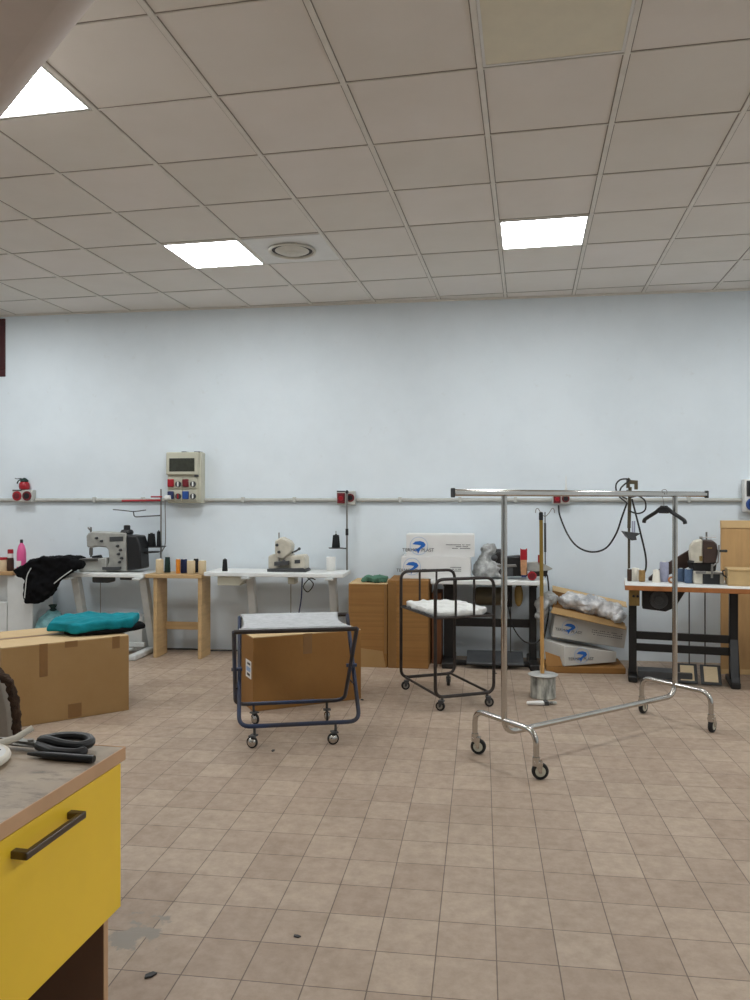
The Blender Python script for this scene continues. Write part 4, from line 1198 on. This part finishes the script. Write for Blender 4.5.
Yq = 6.30
G2 = 'spools on the wooden edged table'
spx(627.3, 631.6, 568.5, 6.36, ZD, 'thread_brown', 'slim dark brown spool at the foot of the cable pole', group=G2)
spx(632, 639, 567.5, 6.42, ZD, 'thread_white', 'off white spool between the two brown spools', group=G2)
spx(639, 645, 569.5, 6.34, ZD, 'thread_tan', 'tan brown spool right of the off white one', group=G2)
spx(652.5, 660, 569, 6.32, ZD, 'thread_white', 'white cone left of the lilac spool', True, group=G2)
spx(660, 668.3, 561, 6.36, ZD, 'thread_lilac', 'tall lilac grey spool with a reddish top', group=G2)
spx(677.5, 684.5, 568, 6.38, ZD, 'thread_blue', 'dusty blue spool just right of the chrome post', group=G2)
spx(684.8, 692.5, 568.5, 6.28, ZD, 'thread_blue', 'dusty blue spool touching the cream machine base', group=G2)
c = at(671.5, 581, 6.24)
t = thing('tape_roll', 'small orange ring of tape leaning by the chrome post', 'tape', (c.x, 6.24, ZD + .028))
ring = [(math.cos(2 * PI * k / 24) * .02, 0, math.sin(2 * PI * k / 24) * .02) for k in range(24)]
MB().tube(ring, .0075, 8, closed=True).done('ring', 'orange_wood', t)

c = at(742, 0, 6.13)
t = thing('tan_tub', 'tan rectangular tub at the right end of the table', 'tub', (c.x + .02, 6.2, ZD), math.radians(-9.5))
b = MB(); w, d, h = .105, .09, .115
b.box(-w, w, -d, d, 0, .006); b.box(-w, w, -d, -d + .006, .006, h); b.box(-w, w, d - .006, d, .006, h); b.box(-w, -w + .006, -d + .006, d - .006, .006, h); b.box(w - .006, w, -d + .006, d - .006, .006, h)
b.done('tub', 'tan_tub', t, bev=.004)
MB().box(-w - .005, w + .005, -d - .005, d + .005, h, h + .014).done('lid', 'tan_tub', t, bev=.004)
MB().tube(fillet([(-w - .002, -.03, .06), (-w - .03, -.03, .075), (-w - .03, -.03, .11), (-w - .015, -.03, .112)], .015), .006, 8).done('handle', 'black_plastic', t)

# cable pole with tray on the right table
Yp = 6.56
cx = at(629, 0, Yp).x
t = thing('thread_stand', 'olive pole thread stand with tangled black cable at its top', 'thread stand', (cx, Yp, ZD))
b = WB(t); b.cyl((cx, Yp, ZD), at(629, 520, Yp), .010); b.cyl(at(629, 528, Yp), at(630, 487, Yp), .014); b.done('pole', 'olive_motor')
b = WB(t); b.prism(P([(627, 480), (629, 477.5), (631, 480), (638, 480.5), (638, 489.5), (635, 489.5), (635, 484), (630, 484), (630, 488), (627, 488)], Yp - .02), (0, .04, 0)); b.done('bracket', 'olive_motor', bev=.003)
b = WB(t); b.prism(P([(624, 531.5), (641, 533.5), (636, 536.5), (637, 540), (632, 540.5), (628, 537)], Yp - .07), (0, .14, 0)); b.done('tray', 'dark_grey', bev=.003)
for px in (632.5, 634.5):
    b = WB(t); b.cyl(at(px, 534, Yp), at(px, 521, Yp), .006, n=8); b.done('spindle', 'thread_lilac')
t = thing('hanging_cable', 'black cable sagging from the socket to the olive pole and down', 'cable', (cx, Yp, 1.43))
b = WB(t); b.tube(spline([at(558.5, 505.5, 7.06), at(560, 516, 7.02), at(568, 535, 6.95), at(578, 547, 6.85), at(592, 552, 6.75), at(606, 548, 6.68), at(616, 534, 6.6), at(622, 517, 6.55), at(627, 503, 6.53)], 10), .0075, 8); b.done('swag', 'cable_black')
b = WB(t); b.tube(spline([at(627, 503, 6.53), at(618, 495, 6.52), at(616, 485, 6.52), at(621, 479.5, 6.52), at(629, 480, 6.53), at(621, 488, 6.52), at(620.5, 495, 6.51), at(627, 499, 6.52)], 8), .0065, 8)
b.tube(spline([at(627, 490, 6.53), at(630, 497, 6.52), at(638, 496, 6.51), at(645, 501, 6.51), at(645, 510, 6.51), at(638, 513.5, 6.51), at(629, 511, 6.52)], 8), .0065, 8); b.done('coil', 'cable_black')
b = WB(t); b.tube(spline([at(632, 499, 6.52), at(636, 515, 6.5), at(641, 535, 6.47), at(645.5, 555, 6.45), at(646, 567, 6.44), at(644, 574, 6.43)], 8), .0075, 8); b.done('drop', 'cable_black')

# tan board leaning behind the right table
t = thing('plywood_board', 'large tan board with a lighter top strip behind the right table', 'board', (1.95, 6.72, 0), 0)
MB().box(0, 1.2, -.012, .012, 0, 1.20).done('board', 'plywood', t, bev=.002)
MB().box(-.002, 1.2, -.018, .014, 1.20, 1.262).done('top_strip', 'plywood_light', t, bev=.002)
MB().box(-.002, 1.2, -.02, -.0125, 0, .04).done('bottom_strip', 'plywood_light', t, bev=.002)

# ------------------------------------------------------------------ yellow drawer unit, front left
TY_ = thing('drawer_unit', 'yellow fronted drawer unit with a scuffed laminate top, front left', 'drawer unit', (-.830, 1.722, 0), math.radians(-3.0))
MB().box(-.95, -.003, -1.9, .0, .822, .85).done('worktop', 'worktop', TY_, bev=.002)
b = MB().box(-.003, 0, -1.9, .0, .82, .8505).done('front_edging', 'edge_wood', TY_, bev=.001)
MB().box(-.95, .0, .0, .003, .82, .8505).done('end_edging', 'edge_wood', TY_, bev=.001)
MB().box(-.022, -.004, -1.4, -.012, .482, .816).done('drawer_front', 'yellow_laminate', TY_, bev=.0015)
MB().box(-.90, -.026, -.052, -.034, 0, .82).done('end_panel', 'brown_board', TY_, bev=.001)
MB().box(-.026, -.024, -.052, -.034, 0, .82).done('panel_edging', 'edge_wood', TY_, smooth=0)
MB().box(-.90, -.032, -1.42, -1.402, 0, .82).done('end_panel', 'brown_board', TY_, bev=.001)
MB().box(-.90, -.885, -1.402, -.052, .04, .82).done('back_panel', 'brown_board', TY_, bev=.001)
MB().box(-.84, -.03, -1.37, -.11, .51, .52).done('drawer_base', 'brown_board', TY_, bev=.001)
h = MB()
ya, yb, hx = -.212, -.408, .024
h.box(hx - .006, hx + .006, yb, ya, .772, .786)
hd_ = h.done('handle', 'handle_metal', TY_, bev=.0025)
for y in (ya - .0085, yb + .0085):
    MB().box(-.006, hx + .0055, y - .0085, y + .0085, .7715, .7865).done('handle_post', 'handle_metal', hd_, bev=.002)

# shears
ZW = .85
p = Vector((-1.04, 1.672, ZW))
t = thing('tailor_shears', 'large black handled tailor shears on the scuffed worktop', 'scissors', p, -.08)
MB().prism([(.02, -.014, .010), (-.03, -.012, .010), (-.095, .0, .010), (-.03, .008, .010), (.02, .012, .010)], (0, 0, .004)).done('blade', 'steel', t, bev=.001)
MB().prism([(.02, -.004, .015), (-.03, .0, .015), (-.10, .016, .015), (-.03, .02, .015), (.03, .014, .015)], (0, 0, .004)).done('blade', 'steel', t, bev=.001)
MB().cyl((0, .004, .008), (0, .004, .024), .007, n=12).done('pivot_screw', 'steel', t)
loop1 = [(.02, .004, .022), (.05, .0, .026), (.09, -.008, .022), (.135, -.008, .020), (.152, .012, .022), (.135, .034, .026), (.10, .038, .028), (.06, .026, .028)]
MB().tube(fillet(loop1, .02, 5, closed=True), .0105, 10, closed=True).done('handle', 'black_plastic', t)
loop2 = [(.02, -.004, .014), (.05, -.018, .014), (.09, -.036, .013), (.14, -.034, .013), (.155, -.02, .013), (.14, -.008, .012), (.10, -.010, .012), (.06, -.004, .013)]
MB().tube(fillet(loop2, .02, 5, closed=True), .0105, 10, closed=True).done('handle', 'black_plastic', t)
t = thing('cutter_pen', 'slim black cutter lying in front of the shears', 'cutter', (-.93, 1.612, ZW), -.05)
MB().tube([(-.085, .008, .008), (-.06, .006, .009), (-.02, .0, .0095), (.07, -.002, .0095), (.084, -.002, .0095)], [.003, .006, .0085, .009, .008], 12).done('grip', 'black_plastic', t)
MB().tube([(-.085, .008, .008), (-.055, .0055, .0125)], [.0025, .004], 8).done('blade_guard', 'dark_grey', t)
t = thing('perforated_tray', 'white perforated tray with a cream rim beside the shears', 'tray', (-1.162, 1.562, ZW), -.2)
ov = [(math.cos(2 * PI * k / 36) * .125, math.sin(2 * PI * k / 36) * .10) for k in range(36)]
MB().prism([(x, y, .014) for x, y in ov], (0, 0, .006)).done('sheet', 'white_plastic', t)
MB().tube([(x * 1.02, y * 1.02, .012) for x, y in ov], .0085, 10, closed=True).done('rim', 'thread_white', t)
b = MB()
for i in range(-5, 6):
    for j in range(-4, 5):
        x, y = i * .02, j * .02
        if (x / .112) ** 2 + (y / .088) ** 2 < 1:
            b.cyl((x, y, .0195), (x, y, .0206), .0042, n=10)
b.done('perforations', 'black_plastic', t, smooth=0)
MB().tube([(.04, .098, .018), (.075, .115, .03), (.095, .145, .048)], [.009, .008, .007], 10).done('handle', 'thread_white', t)

# worn padded chair behind the unit
t = thing('worn_chair', 'worn chair with grey back panel and frayed brown edge, left edge', 'chair', (-1.675, 2.50, 0), -.1)
arc = [(-.23, .52), (-.235, .74), (-.22, .83), (-.16, .885), (-.06, .905), (.06, .905), (.16, .89), (.215, .85), (.235, .78), (.25, .62), (.25, .52)]
MB().prism([(x, -.235, z) for x, z in arc], (0, .05, 0)).done('backrest', 'worn_grey', t, bev=.012)
soften(MB().tube([(x, -.21, z) for x, z in arc], .017, 10).done('frayed_edge', 'frayed_brown', t), .006, 1, .016, .015)
MB().box(-.24, .24, -.20, .24, .42, .48).done('seat', 'worn_grey', t, bev=.02)
for x in (-.2, .2):
    for y in (-.2, .2):
        MB().cyl((x, y, 0), (x * .95, y * .95, .42), .015, n=10).done('leg', 'dark_grey', t)
    MB().cyl((x * .95, -.21, .44), (x, -.215, .54), .014, n=10).done('back_post', 'dark_grey', t)

# ------------------------------------------------------------------ world, view
w = bpy.data.worlds.new('world'); sc.world = w; w.use_nodes = True
bg = w.node_tree.nodes['Background']
bg.inputs[0].default_value = (.75, .87, 1, 1); bg.inputs[1].default_value = 0.6
sc.view_settings.view_transform = 'Standard'
sc.view_settings.look = 'None'
sc.view_settings.gamma = 1.0
sc.view_settings.use_curve_mapping = False
sc.view_settings.exposure = 1.16
sc.cycles.use_denoising = True
sc.cycles.max_bounces = 8
sc.cycles.diffuse_bounces = 5
